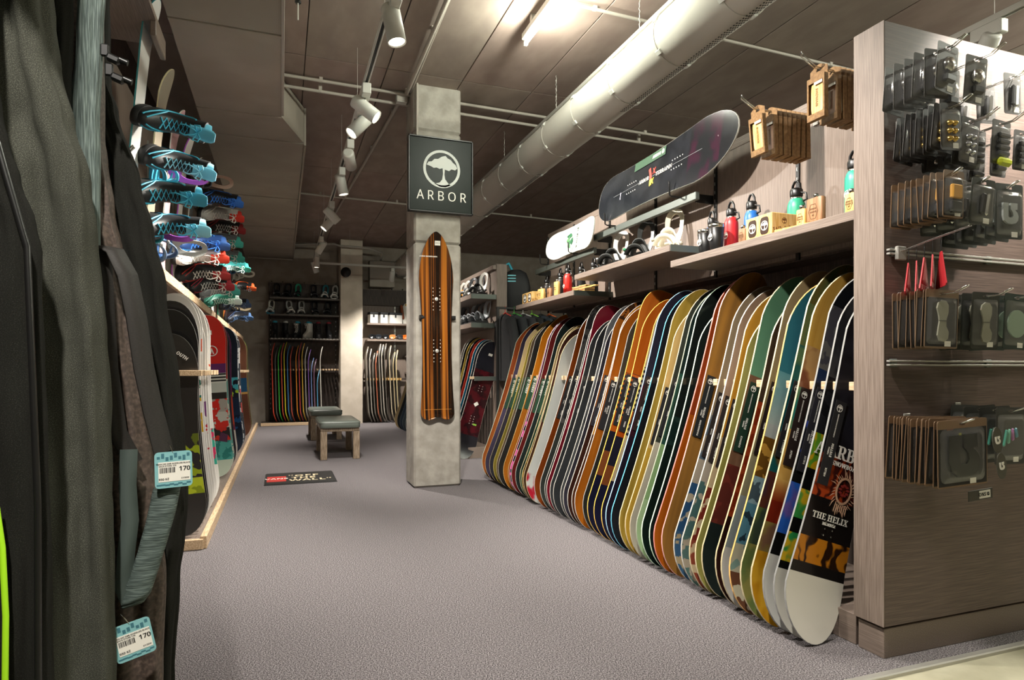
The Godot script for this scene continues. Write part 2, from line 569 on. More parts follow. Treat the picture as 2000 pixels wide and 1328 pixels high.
# ---------------------------------------------------------------- the room
func build_room() -> void:
	var st := S()
	box(st, Vector3(2.9, -0.05, -7.65), Vector3(8.2, 0.1, 12.06), 0)
	struct("floor", st, M.carpet)
	st = S()
	box(st, Vector3(2.9, -0.056, 1.2), Vector3(8.2, 0.1, 5.6), 0)
	struct("floor_stone", st, M.stone_floor)
	st = S()
	box(st, Vector3(2.9, -0.001, -1.612), Vector3(8.2, 0.02, 0.03), 0.004)
	struct("trim_1", st, M.galvanized)
	# concrete ceiling of cast bays with open joints between them
	var c := struct("ceiling", box_mesh(Vector3(8.4, 0.1, 17.6)), M.slab, Vector3(2.9, 3.66, -4.8))
	var x0 := -1.13
	for i in 13:
		for j in 6:
			var w := 0.655
			var p := put("ceiling_panel", box_mesh(Vector3(w - 0.008, 0.03, 2.88), 0.002), M.slab if (i * 5 + j * 3) % 4 < 2 else M.slab_warm, c)
			p.position = Vector3(x0 + (i + 0.5) * w - 2.9, 3.594 - 3.66, 1.85 - j * 2.89 + 4.8)
	# walls
	struct("wall_left", box_mesh(Vector3(0.15, 3.7, 17.6)), M.laminate_dark, Vector3(-1.2, 1.8, -4.8))
	struct("wall_right", box_mesh(Vector3(0.15, 3.7, 17.6)), M.plaster, Vector3(7.05, 1.8, -4.8))
	struct("wall_back", box_mesh(Vector3(8.4, 3.7, 0.15)), M.plaster, Vector3(2.9, 1.8, -13.35))
	struct("wall_front", box_mesh(Vector3(8.4, 3.7, 0.15)), M.plaster, Vector3(2.9, 1.8, 3.95))
	struct("pillar", box_mesh(Vector3(0.42, 3.6, 0.5), 0.006), M.pillar_paint, Vector3(1.285, 1.79, -12.95))
	# the boxed duct under the ceiling along the boot wall
	st = S()
	var so := struct("soffit", box_mesh(Vector3(0.66, 0.34, 8.1)), M.soffit, Vector3(-0.33, 3.39, -1.75))
	st = S()
	# widening piece
	var a := [Vector3(0.0, 3.22, -5.8), Vector3(-0.66, 3.22, -5.8), Vector3(-0.66, 3.22, -6.4), Vector3(0.2, 3.22, -6.4)]
	var b := []
	for p in a:
		b.append(p + Vector3(0, 0.34, 0))
	var mid := Vector3(-0.25, 3.4, -6.1)
	flat(st)
	oquad(st, a.duplicate(), mid)
	oquad(st, b.duplicate(), mid)
	for k in 4:
		oquad(st, [a[k], a[(k + 1) % 4], b[(k + 1) % 4], b[k]], mid)
	put("transition", st, M.soffit, so, -so.position)
	var zs := [-6.4, -8.55, -10.35, -13.25]
	for k in 3:
		var L: float = zs[k] - zs[k + 1]
		put("panel", box_mesh(Vector3(0.86, 0.34, L - 0.012), 0.004), M.soffit, so, Vector3(-0.23, 3.39, zs[k] - L / 2) - so.position)
	for z in [-4.4, -5.82, -6.42, -8.55, -10.35]:
		put("seam_strip", box_mesh(Vector3(0.66 if z > -6.0 else 0.86, 0.012, 0.035), 0.002), M.soffit, so, Vector3(-0.33 if z > -6.0 else -0.23, 3.217, z) - so.position)
	for k in 2:
		put("edge_angle", box_mesh(Vector3(0.02, 0.36, 8.0 if k == 0 else 6.8), 0.002), M.conduit if k == 0 else M.soffit, so, (Vector3(0.008, 3.39, -1.75) if k == 0 else Vector3(0.212, 3.39, -9.83)) - so.position)

# ---------------------------------------------------------------- gondolas
func shelf(at: Vector3, L: float, depth: float, label: String, th := 0.038, group := "") -> Node3D:
	# at: near front corner of the upper face; the shelf runs away along -z and back along +x
	var t := thing("shelf", label, "shelf", at, Basis(), group)
	put("board", box_mesh(Vector3(depth, th, L - 0.006), 0.002), M.laminate_shelf, t, Vector3(depth / 2, -th / 2, -L / 2))
	put("end_cap", box_mesh(Vector3(depth - 0.004, th, 0.003)), M.shelf_metal, t, Vector3(depth / 2 + 0.003, -th / 2, 0))
	return t

func build_gondolas() -> void:
	var g := thing("display_gondola", "long wood-laminate display gondola holding the snowboard rack beside the carpet", "display gondola", Vector3.ZERO)
	put("end_panel", box_mesh(Vector3(1.25, 2.195, 0.127), 0.002), M.laminate_end, g, Vector3(2.672, 1.2155, -1.7605))
	put("end_panel_edge", box_mesh(Vector3(0.004, 2.195, 0.129), 0.001), M.laminate_upright, g, Vector3(2.045, 1.2155, -1.7605))
	put("plinth", box_mesh(Vector3(1.24, 0.108, 0.11), 0.002), M.laminate_shelf, g, Vector3(2.675, 0.054, -1.76))
	put("spacer", box_mesh(Vector3(1.1, 0.012, 0.06)), M.laminate_shelf, g, Vector3(2.7, 0.113, -1.76))
	put("plinth", box_mesh(Vector3(0.55, 0.115, 3.72), 0.002), M.laminate_shelf, g, Vector3(2.335, 0.0575, -3.69))
	put("header_panel", box_mesh(Vector3(0.1, 0.69, 3.73), 0.002), M.laminate_upright, g, Vector3(2.43, 1.945, -3.69))
	put("header_cap", box_mesh(Vector3(0.104, 0.05, 3.73), 0.002), M.laminate_shelf, g, Vector3(2.43, 2.31, -3.69))
	put("back_panel", box_mesh(Vector3(0.05, 1.56, 3.73), 0.002), M.laminate_dark, g, Vector3(2.6, 0.895, -3.69))
	put("soffit_board", box_mesh(Vector3(0.2, 0.02, 3.73)), M.laminate_dark, g, Vector3(2.52, 1.6, -3.69))
	for a in [2.443, 3.07, 3.7, 4.34, 4.975, 5.54]:
		put("slotted_standard", box_mesh(Vector3(0.012, 0.72, 0.022), 0.001), M.black_metal, g, Vector3(2.376, 1.945, -a))
		for k in 14:
			put("slot", box_mesh(Vector3(0.002, 0.018, 0.004)), M.galvanized, g, Vector3(2.3695, 1.63 + k * 0.05, -a))
	shelf(Vector3(2.05, 1.659, -1.826), 1.222, 0.33, "wood shelf carrying tumblers and flasks next to the tall end panel")
	shelf(Vector3(2.05, 1.755, -3.05), 1.24, 0.33, "raised middle wood shelf carrying three snowboard bindings")
	shelf(Vector3(2.05, 1.645, -4.3), 1.245, 0.33, "far wood shelf carrying the red bottle and small wooden boxes")
	# display rails under the two boards up on the header
	for r in [[2.075, 3.07, 4.34, "grey rail carrying the big dark snowboard above the bindings"], [1.985, 4.34, 5.52, "grey rail carrying the small white board above the black bottles"]]:
		var t := thing("display_rail", r[3], "rail", Vector3(2.25, r[0], -r[1]))
		var L: float = r[2] - r[1]
		put("bar", box_mesh(Vector3(0.03, 0.045, L), 0.003), M.shelf_metal, t, Vector3(0, -0.0225, -L / 2))
		for z in [0.03, L - 0.03]:
			put("bracket", box_mesh(Vector3(0.125, 0.05, 0.008), 0.001), M.black_metal, t, Vector3(0.07, -0.03, -z))
		for z in [L * 0.12 if L > 1.2 else L * 0.25, L * 0.75]:
			var st := S()
			tube(st, [Vector3(0.0, 0.004, -z), Vector3(-0.07, 0.004, -z), Vector3(-0.085, 0.012, -z), Vector3(-0.09, 0.09, -z)], 0.005, 6)
			put("hook", st, M.black_metal, t)
	# second gondola, further down on the same side
	var h := thing("display_gondola", "second display gondola behind the concrete column, with bindings on two shelves", "display gondola", Vector3.ZERO)
	put("back_panel", box_mesh(Vector3(0.13, 2.23, 4.3), 0.002), M.laminate_upright, h, Vector3(2.46, 1.19, -9.28))
	put("top_rail", box_mesh(Vector3(0.05, 0.05, 4.28), 0.002), M.laminate_shelf, h, Vector3(2.375, 2.265, -9.28))
	put("plinth", box_mesh(Vector3(0.36, 0.13, 4.2), 0.002), M.laminate_shelf, h, Vector3(2.25, 0.065, -9.32))
	for k in 12:
		put("slat", box_mesh(Vector3(0.03, 0.58, 0.035), 0.003), M.slat_wood, h, Vector3(2.37, 0.42, -7.3 - k * 0.055))
	shelf(Vector3(2.08, 1.94, -7.14), 3.9, 0.31, "upper shelf of the second gondola crowded with bindings", 0.055)
	shelf(Vector3(2.08, 1.6, -7.14), 3.9, 0.31, "lower shelf of the second gondola packed with grey bindings", 0.055)
	var c := thing("rack_comb", "board rack bar with a pale tip on the second gondola", "rack", Vector3(2.06, 0.955, -7.15))
	put("arm", box_mesh(Vector3(0.27, 0.05, 0.03), 0.002), M.shelf_metal, c, Vector3(0.195, -0.01, 0))
	put("tip", box_mesh(Vector3(0.05, 0.03, 0.032), 0.002), M.beech, c, Vector3(0.035, 0, 0))

# ---------------------------------------------------------------- snowboards
# half width of a board at height y
func half_width(o: Dictionary, y: float) -> float:
	var L: float = o.L
	var w: float
	if y < o.lt:
		var t: float = 1.0 - y / o.lt
		w = o.wt * pow(maxf(0.0, 1.0 - pow(t, o.qt)), 1.0 / o.qt)
	elif y > L - o.ln:
		var t: float = (y - (L - o.ln)) / o.ln
		w = o.wn * pow(maxf(0.0, 1.0 - pow(t, o.qn)), 1.0 / o.qn)
	else:
		var s: float = (y - o.lt) / (L - o.ln - o.lt)
		var ends: float = lerpf(o.wt, o.wn, s)
		w = ends - (minf(o.wt, o.wn) - o.ww) * 4.0 * s * (1.0 - s)
	return w

func kick(o: Dictionary, y: float) -> float:
	var z := 0.0
	var kt: float = o.lt * 1.25
	var kn: float = o.ln * 1.25
	if y < kt:
		z = o.k * pow(1.0 - y / kt, 1.8)
	elif y > o.L - kn:
		z = o.k * pow((y - o.L + kn) / kn, 1.8)
	return z

func board_shape(L: float, spec := {}) -> Dictionary:
	var o := {"L": L, "wn": 0.145, "wt": 0.142, "ww": 0.122, "ln": 0.24, "lt": 0.2, "qn": 2.0, "qt": 2.0, "k": 0.05, "th": 0.0078, "fish": 0.0}
	o.merge(spec, true)
	var key := "board %s" % [o]
	if shapes.has(key):
		return shapes[key]
	var ys := []
	var n := 9
	for i in n:
		ys.append(o.lt * (1.0 - cos(PI / 2 * i / n)))
	for i in 12:
		ys.append(lerpf(o.lt, L - o.ln, i / 12.0))
	for i in n + 1:
		ys.append(L - o.ln + o.ln * sin(PI / 2 * i / n))
	var us := [-1.0, -0.6, -0.2, 0.2, 0.6, 1.0]
	var top := S()
	var bot := S()
	var edge := S()
	smooth(top)
	smooth(bot)
	var rows := []
	for y in ys:
		var w := maxf(half_width(o, y), 0.003)
		var row := []
		for u in us:
			var yy: float = y
			if o.fish > 0.0 and y < o.lt:
				yy = maxf(y, o.fish * maxf(0.0, 1.0 - absf(u * w) / (o.wt * 0.55)))
			row.append(Vector3(u * w, yy, kick(o, y)))
		rows.append(row)
	var h := Vector3(0, 0, o.th / 2)
	var uv := func(p: Vector3) -> Vector2: return Vector2(p.x / (2.0 * maxf(o.wn, o.wt)) + 0.5, 1.0 - p.y / L)
	for i in rows.size() - 1:
		for j in us.size() - 1:
			var q := [rows[i][j], rows[i + 1][j], rows[i + 1][j + 1], rows[i][j + 1]]
			for k in [0, 1, 2, 0, 2, 3]:
				top.set_uv(uv.call(q[k]))
				top.add_vertex(q[k] + h)
			for k in [0, 2, 1, 0, 3, 2]:
				bot.add_vertex(q[k] - h)
	# sidewall and steel edge: a strip that stands a little proud of the deck
	var rim := []
	for i in rows.size():
		rim.append(rows[i][0])
	for i in range(rows.size() - 1, -1, -1):
		rim.append(rows[i][us.size() - 1])
	var bo := 0.0008
	flat(edge)
	for i in rim.size():
		var p: Vector3 = rim[i]
		var q: Vector3 = rim[(i + 1) % rim.size()]
		var pd := Vector3(p.x, p.y - L / 2, 0).normalized() * bo
		var qd := Vector3(q.x, q.y - L / 2, 0).normalized() * bo
		var e := h * 1.04
		quad(edge, p + pd + e, q + qd + e, q + qd - e, p + pd - e)
		quad(edge, p - pd * 1.2 + e, q - qd * 1.2 + e, q + qd + e, p + pd + e)
		quad(edge, p + pd - e, q + qd - e, q - qd * 1.2 - e, p - pd * 1.2 - e)
	shapes[key] = {"top": finish(top), "base": finish(bot), "edge": finish(edge), "o": o}
	return shapes[key]

func lowest(o: Dictionary, tilt: float) -> float:
	var m := 9.0
	for i in 40:
		var y: float = o.lt * i / 40.0
		m = minf(m, y * cos(tilt) - half_width(o, y) * sin(tilt))
	return m

func snowboard(label: String, s: Dictionary, deck: Material, edge: Material, base: Material, at: Vector3, turn: Basis, group := "", called := "snowboard") -> Node3D:
	var t := thing(called, label, "snowboard" if called == "snowboard" else "ski", at, turn, group)
	put("topsheet", s.top, deck, t)
	put("base", s.base, base, t)
	put("edge", s.edge, edge, t)
	return t

# topsheet prints: one column of a shared picture for each board, nose at the top
func print_pixel(kind: String, a: Color, b: Color, x: float, y: float, n: FastNoiseLite, seed_: float) -> Color:
	match kind:
		"p":
			return a.lerp(b, clampf(n.get_noise_2d(x * 60.0 + seed_, y * 60.0) + 0.5, 0.0, 1.0))
		"w":
			return a.lerp(b, clampf(n.get_noise_2d(x * 900.0 + seed_, y * 25.0) * 0.9 + 0.5, 0.0, 1.0))
		"t":
			var v := n.get_noise_2d(x * 330.0 + seed_, y * 260.0)
			return a.lerp(b, clampf(v * 2.5 + 0.5, 0.0, 1.0))
		"c":
			return a if n.get_noise_2d(x * 500.0 + seed_, y * 400.0) > 0.0 else b
		"s":
			return a if fmod(y * 66.0, 2.0) < 1.0 else b
		"f":
			# leaf print
			var v := sin(y * 60.0 + sin(x * 40.0) * 2.0) * 0.5 + n.get_noise_2d(x * 700.0 + seed_, y * 700.0)
			return a if v > 0.25 else b
		"r":
			# rays of dye
			var v := sin(x * 90.0 + n.get_noise_2d(x * 300.0, y * 300.0 + seed_) * 7.0) + n.get_noise_2d(x * 300.0 + seed_, y * 200.0) * 2.0
			return a.lerp(b, clampf(v * 1.2 + 0.5, 0.0, 1.0))
		"z":
			# ebony streaks
			var v := n.get_noise_2d(x * 620.0 + seed_, y * 7.0) + 0.5 * n.get_noise_2d(x * 1900.0, y * 24.0)
			return a.lerp(b, clampf(v * 2.4 + 0.34, 0.0, 1.0)).lerp(Color("#b0741f"), clampf(-v * 0.9 - 0.05, 0.0, 0.8))
		"g":
			return a.lerp(b, clampf(y, 0.0, 1.0))
	return a

func print_sheet(designs: Array, colw: int, H: int) -> ImageTexture:
	var W := colw * designs.size()
	var data := PackedByteArray()
	data.resize(W * H * 3)
	var n := FastNoiseLite.new()
	n.seed = 21
	n.frequency = 0.02
	n.fractal_octaves = 3
	for d in designs.size():
		var bands: Array = designs[d]
		var k := 0
		var a := Color(bands[0][1])
		var b := Color(bands[0][2])
		var start := 0.0
		for r in H:
			var y := float(r) / H
			while k < bands.size() - 1 and y > bands[k][0]:
				start = bands[k][0]
				k += 1
				a = Color(bands[k][1])
				b = Color(bands[k][2])
			var kind: String = bands[k][3]
			var yy = y if kind != "g" else (y - start) / (bands[k][0] - start)
			var at := (r * W + d * colw) * 3
			for c in colw:
				var px := print_pixel(kind, a, b, float(c) / colw * 0.28, yy * 1.55 if kind != "g" else yy, n, d * 137.0)
				data[at] = int(clampf(px.r, 0, 1) * 255.0)
				data[at + 1] = int(clampf(px.g, 0, 1) * 255.0)
				data[at + 2] = int(clampf(px.b, 0, 1) * 255.0)
				at += 3
	return ImageTexture.create_from_image(Image.create_from_data(W, H, false, Image.FORMAT_RGB8, data))

func deck_material(tex: Texture2D, i: int, count: int, rough := 0.22) -> StandardMaterial3D:
	var m := StandardMaterial3D.new()
	m.resource_name = "topsheet_print"
	m.albedo_texture = tex
	m.uv1_scale = Vector3(1.0 / count, 1, 1)
	m.uv1_offset = Vector3(float(i) / count, 0, 0)
	m.roughness = rough
	return m

func ordinal(n: int) -> String:
	var tail := "th"
	if n % 100 < 11 or n % 100 > 13:
		tail = ["th", "st", "nd", "rd", "th", "th", "th", "th", "th", "th"][n % 10]
	return "%d%s" % [n, tail]

func sleeve(t: Node3D, color: String, x: float, y: float, L: float, words: Array, z := 0.0075) -> void:
	# printed card sleeve along the board's edge
	var c := put("card_sleeve", box_mesh(Vector3(0.056, L, 0.0012)), paint(color, 0.35), t, Vector3(x, y, z))
	put("tree_mark", tree_mark(0.03), M.white_ink, c, Vector3(-0.003, L / 2 - 0.03, 0.0007))
	var q := Basis(Vector3.BACK, PI / 2)
	if words.size() > 1:
		put("fine_print", lettering("SUSTAINABLE SNOWBOARDS", 0.005), M.white_ink, c, Vector3(0, L / 2 - 0.1, 0.0008), q)
		put("lettering", lettering("SYSTEM", 0.011), M.white_ink, c, Vector3(0.006, -0.03, 0.0008), q)
		put("lettering", lettering("DESIGN", 0.006), M.white_ink, c, Vector3(-0.009, -0.035, 0.0008), q)
	else:
		put("lettering", lettering("ARBOR", 0.02), M.white_ink, c, Vector3(0, L / 2 - 0.1, 0.0008), q)
	if words[0] != "":
		put("lettering", lettering(words[0], 0.009), M.white_ink, c, Vector3(0, -L / 2 + 0.05, 0.0008), q)

func build_rack_boards() -> void:
	# [distance down the aisle, length, edge, sleeve kind, sleeve word, look, bands from nose to tail, nose kind]
	var ivory := "#c6b994"
	var white := "#bebbb3"
	var mint := "#cfe6cc"
	var D := [
		[1.925, 1.44, "#8d8d8b", 1, "HELIX", "black snowboard with orange bands and white tail", [[0.5, "#15151a", "#202027", "t"], [0.62, "#a5401a", "#3a120c", "r"], [0.635, "#0f0e0e", "#161413", "p"], [0.73, "#120f0e", "#1b1716", "p"], [0.8, "#c07a1c", "#2a1608", "r"], [0.83, "#0f0e0e", "#181615", "p"], [1.0, "#dcd9cd", "#e2dfd3", "p"]]],
		[1.985, 1.47, "#8d8d8b", 0, "", "black snowboard with green bands and white tail", [[0.3, "#2a2a2e", "#3c3c3e", "t"], [0.46, "#18181b", "#242428", "c"], [0.56, "#5f9a2a", "#c9a31e", "r"], [0.62, "#121212", "#1a1a1a", "p"], [0.7, "#3c9a4a", "#d8b428", "r"], [0.74, "#121212", "#161616", "p"], [0.82, "#2f9a52", "#e0b92a", "r"], [0.84, "#121212", "#161616", "p"], [1.0, "#dcd9cd", "#e2dfd3", "p"]]],
		[2.045, 1.52, "#8d8d8b", 2, "HELIX", "black snowboard with grey-patched nose and blue bands", [[0.12, "#14161a", "#1b1d22", "p"], [0.3, "#5d5c5a", "#44434a", "c"], [0.36, "#1d2b4a", "#15161c", "t"], [0.45, "#4a4a4a", "#2c2c30", "c"], [0.55, "#3546a0", "#121420", "r"], [0.62, "#121212", "#181818", "p"], [0.76, "#6a5aa8", "#2b62c4", "t"], [0.82, "#121212", "#181818", "p"], [1.0, "#d6d6d0", "#dedcd4", "p"]]],
		[2.105, 1.53, ivory, 3, "HELIX", "snowboard with honey wood nose fading through teal to rust dye", [[0.24, "#c39a4a", "#a87c30", "w"], [0.36, "#b08a58", "#7a4a32", "t"], [0.48, "#2c7a70", "#6a8a66", "t"], [0.62, "#d9ac5e", "#cfa052", "t"], [0.68, "#d9ac5e", "#8a3418", "g"], [0.74, "#a5351a", "#7a2414", "t"], [0.82, "#7a5a44", "#8a7a40", "t"], [1.0, "#d6a32e", "#c28a1e", "t"]]],
		[2.175, 1.585, ivory, 1, "FORMULA", "tall snowboard with green-brown streaked nose turning deep teal", [[0.14, "#6d5a2a", "#4e5a34", "w"], [0.26, "#7a743e", "#3a6a52", "w"], [0.36, "#5d7a52", "#2d5f58", "t"], [0.5, "#0f5e62", "#0b474e", "t"], [0.62, "#6a4a24", "#1f5a5a", "t"], [0.72, "#4a3038", "#5d3226", "t"], [0.82, "#3d4a3a", "#5a6a3a", "t"], [1.0, "#8f8a4a", "#6a7a44", "t"]]],
		[2.24, 1.5, "#e8b56c", 0, "", "snowboard with amber edge and pale blue to gold fern print", [[0.3, "#3a7a86", "#2f6a78", "p"], [0.46, "#5a9098", "#a8b4ae", "g"], [0.5, "#a9aeab", "#b4b6b0", "p"], [0.62, "#b98a3a", "#6d4a1a", "f"], [0.7, "#8aa6ae", "#4a5a62", "c"], [0.82, "#2a3c48", "#57889a", "f"], [0.9, "#7f9a8e", "#b9b49a", "f"], [1.0, "#c4bca0", "#6a4632", "f"]]],
		[2.3, 1.57, ivory, 3, "FORMULA", "dull khaki snowboard with cream edge and dark card sleeve", [[0.5, "#8f8058", "#a08a66", "p"], [0.7, "#9a8f6a", "#8f8a70", "p"], [0.85, "#7f8a8a", "#9aa0a0", "p"], [1.0, "#c8c4bc", "#b0aca4", "p"]]],
		[2.345, 1.46, ivory, 0, "", "narrow dark brown snowboard turning rust red below", [[0.38, "#4a3a2a", "#3d3024", "w"], [0.75, "#9a3c1c", "#7f2c14", "f"], [1.0, "#2a1612", "#341c16", "p"]]],
		[2.445, 1.565, ivory, 4, "CADENCE", "snowboard with flat sage green nose over brown and black", [[0.34, "#5d8a6c", "#557f62", "p"], [0.62, "#7a5a44", "#6a4c38", "w"], [0.8, "#6d3026", "#5c2a22", "f"], [1.0, "#242c28", "#1c2422", "p"]]],
		[2.485, 1.4, ivory, 0, "", "narrow olive snowboard squeezed before the sage green one", [[1.0, "#8f8a44", "#a09a58", "p"]]],
		[2.525, 1.49, ivory, 5, "ELEMENT", "amber wood snowboard with red leaf print on its tail", [[0.52, "#b9822a", "#cf9a3e", "w"], [0.68, "#c4ae8a", "#b9a27e", "p"], [0.86, "#c8b592", "#7a3024", "f"], [1.0, "#c4ae8a", "#8a4432", "f"]]],
		[2.59, 1.52, white, 5, "ELEMENT", "rosy tan snowboard with teal leaf print on its tail", [[0.52, "#9a7e66", "#a88c74", "p"], [0.68, "#b0a698", "#a89c8c", "p"], [0.86, "#b4a894", "#4a6a68", "f"], [1.0, "#a89c88", "#54706a", "f"]]],
		[2.665, 1.55, white, 5, "ELEMENT", "tan wood snowboard with blue leaf print on its tail", [[0.45, "#86745a", "#94826a", "w"], [0.62, "#9a8c78", "#5a6a78", "c"], [0.7, "#a89c8a", "#b0a494", "p"], [0.86, "#b0a48e", "#2c4f74", "f"], [1.0, "#a89878", "#3a5a78", "f"]]],
		[2.76, 1.63, "#d8a09a", 6, "FOUNDATION", "tall oak brown snowboard with thin pink edge", [[1.0, "#9a6c30", "#7f5a2c", "w"]]],
		[2.825, 1.625, "#e08a80", 0, "", "tall red-brown snowboard with broad pink edge", [[0.5, "#93401a", "#7c3214", "w"], [1.0, "#b5651e", "#96460f", "w"]]],
		[2.875, 1.45, mint, 0, "", "short black snowboard with mint edge", [[1.0, "#141a18", "#1c2220", "p"]]],
		[2.935, 1.585, mint, 0, "", "black snowboard with broad mint edge and starry print", [[0.5, "#0e1210", "#161c1a", "p"], [0.6, "#1a2a26", "#10201c", "c"], [1.0, "#0f1a16", "#13201a", "p"]]],
		[3.0, 1.57, "#9aa08e", 4, "RELAPSE", "dark green snowboard with speckled edge and green tail", [[0.34, "#16221f", "#1e2c29", "p"], [0.6, "#24443a", "#2c5044", "p"], [0.8, "#7a9a68", "#86a874", "p"], [1.0, "#8fae7c", "#9cb88a", "p"]]],
		[3.06, 1.585, "#b3a890", 1, "RELAPSE", "charcoal green snowboard with pale grey tail", [[0.6, "#2f332c", "#3a3e36", "p"], [1.0, "#a09c8a", "#b0aa98", "p"]]],
		[3.115, 1.48, "#cbb894", 1, "RELAPSE", "slim tan snowboard with gold stripes", [[0.6, "#b09054", "#c4a468", "w"], [1.0, "#a8842c", "#c09c40", "w"]]],
		[3.185, 1.59, "#d0c4a0", 0, "", "golden wood snowboard with a fine dark line", [[1.0, "#a58a3c", "#8f752c", "w"]]],
		[3.275, 1.585, "#6fc6e4", 0, "", "black snowboard with bright sky blue edge", [[1.0, "#14161a", "#1c1e22", "p"]]],
		[3.335, 1.6, "#a9d4ec", 3, "DRAFT", "navy and maroon snowboard with pale blue edge", [[0.4, "#20202c", "#2a2834", "p"], [0.6, "#44141e", "#2c1620", "t"], [1.0, "#221622", "#1c1a28", "p"]]],
		[3.4, 1.58, "#eec05a", 1, "COMA", "beige snowboard with navy crossbars and yellow edge", [[0.32, "#b3a184", "#a8967a", "p"], [0.5, "#1c1a2a", "#a8967c", "s"], [0.55, "#b0501c", "#a04616", "p"], [0.6, "#2a2a34", "#a8967c", "s"], [0.78, "#b0a080", "#a8967a", "p"], [1.0, "#16172a", "#1c1c30", "p"]]],
		[3.49, 1.56, "#eec05a", 1, "COMA", "orange wood snowboard with dark crossbars and yellow edge", [[0.34, "#a8551c", "#96470f", "w"], [0.52, "#1c1a2a", "#b0561a", "s"], [0.6, "#a84a14", "#98400e", "p"], [0.72, "#1a1a26", "#22202c", "p"], [0.8, "#6a3a1e", "#7a4424", "p"], [1.0, "#16172a", "#1a1a2e", "p"]]],
		[3.595, 1.62, "#eec05a", 1, "RELAPSE", "tall orange wood snowboard with square nose and yellow edge", [[0.36, "#b0601f", "#a0521a", "w"], [0.52, "#211f2c", "#b0561a", "s"], [0.6, "#b4551a", "#a34c14", "p"], [0.68, "#1a1a26", "#22202c", "p"], [0.78, "#7a4424", "#6a3a1e", "p"], [1.0, "#16172a", "#1a1a2e", "p"]], "square"],
		[3.665, 1.52, "#8f8f8a", 1, "", "short grey-brown snowboard with silver edge", [[0.4, "#443c30", "#3a332a", "p"], [0.6, "#2c2c2c", "#343432", "p"], [1.0, "#22221f", "#2a2a26", "p"]]],
		[3.775, 1.54, white, 1, "", "orange-brown snowboard with white edge, half hidden", [[0.6, "#9a5418", "#8a4812", "w"], [1.0, "#9c5c1c", "#86460f", "w"]]],
		[3.825, 1.575, white, 0, "", "amber wood snowboard with bright white edge", [[0.62, "#b5761c", "#c8892c", "w"], [1.0, "#4a2818", "#3c2014", "w"]]],
		[3.885, 1.585, white, 2, "COMA", "copper brown snowboard with scribbled nose and white edge", [[0.1, "#9a5a22", "#3a2414", "f"], [0.5, "#9c5a1e", "#8c4c14", "w"], [1.0, "#3a2018", "#2f1a14", "p"]]],
		[3.945, 1.49, white, 0, "", "dark slate snowboard standing low with white edge", [[1.0, "#2a2830", "#33313a", "p"]]],
		[4.005, 1.58, white, 1, "", "mid grey snowboard with rounded nose", [[0.55, "#5a5c5e", "#64666a", "p"], [1.0, "#4a4c4e", "#3e4042", "p"]]],
		[4.11, 1.5, white, 0, "", "slim charcoal snowboard with a doubled white edge", [[1.0, "#2a2c2e", "#343638", "p"]]],
		[4.175, 1.48, white, 1, "", "dark grey snowboard with white script near the tail", [[1.0, "#2c2e30", "#383a3c", "p"]]],
		[4.245, 1.585, "#d8c8c0", 0, "", "wine red snowboard with flat-topped nose", [[0.62, "#7c1f2e", "#6c1826", "p"], [1.0, "#5c1420", "#681824", "p"]], "square"],
		[4.29, 1.56, white, 0, "", "black snowboard directly behind the wine red one", [[1.0, "#202224", "#2a2c2e", "p"]]],
		[4.36, 1.6, white, 6, "COMA", "grey camouflage snowboard with tall nose", [[0.6, "#4c4a48", "#2f2e30", "c"], [1.0, "#2f3230", "#363a36", "p"]], "square"],
		[4.46, 1.585, white, 1, "COMA", "chestnut snowboard at the start of the taller half", [[1.0, "#7a3a16", "#6a300f", "w"]]],
		[4.63, 1.4, ivory, 0, "", "short pale silver snowboard with red tail edge", [[0.85, "#b4b6b2", "#c0c2be", "p"], [1.0, "#b8bab6", "#a02030", "t"]]],
		[4.695, 1.45, ivory, 7, "", "short dark chocolate snowboard beside the silver one", [[0.6, "#3c221c", "#482a22", "p"], [1.0, "#3a2618", "#4a3020", "p"]]],
		[4.75, 1.48, ivory, 7, "", "short mustard snowboard with gold scales on its tail", [[0.55, "#b5862a", "#a5781f", "p"], [1.0, "#8a6a22", "#5c4416", "f"]]],
		[4.81, 1.485, ivory, 7, "", "short tan snowboard between mustard and black ones", [[0.55, "#94805a", "#a08c66", "p"], [1.0, "#2f4a36", "#1e2c24", "t"]]],
		[4.91, 1.57, white, 7, "", "black snowboard with a pale badge on its nose", [[1.0, "#1c2422", "#222c2a", "p"]]],
		[4.975, 1.565, white, 7, "", "maroon snowboard with thin white edge in the far half", [[1.0, "#5a1c1c", "#4a1616", "p"]]],
		[5.035, 1.56, "#d9b6e0", 7, "", "snowboard with lilac edge and pink spotted tail", [[0.62, "#4a1c20", "#3a1a24", "p"], [1.0, "#d04a8c", "#141418", "c"]]],
		[5.09, 1.56, ivory, 0, "", "russet snowboard with cream edge in the far half", [[1.0, "#7c3c18", "#8c4a20", "w"]]],
		[5.185, 1.61, "#e0bc7a", 7, "", "amber snowboard with a pointed diamond nose", [[0.5, "#a8641a", "#96560f", "w"], [1.0, "#8a5018", "#9c5c1c", "w"]], "point"],
		[5.31, 1.585, white, 7, "", "black and white snowboard behind the diamond nose", [[1.0, "#22201e", "#2c2a28", "p"]], "point"],
		[5.385, 1.57, ivory, 7, "", "grey-brown snowboard with cream edge, fifth from the far end", [[1.0, "#5a4a3a", "#4a3c30", "p"]], "point"],
		[5.465, 1.565, "#d8c46a", 7, "", "olive snowboard with yellow edge near the far end", [[1.0, "#7a6a2c", "#5c5424", "p"]], "point"],
		[5.575, 1.585, ivory, 7, "", "sand coloured snowboard with a pointed nose", [[0.5, "#b0986a", "#bca67a", "p"], [1.0, "#2a2a30", "#343038", "p"]], "point"],
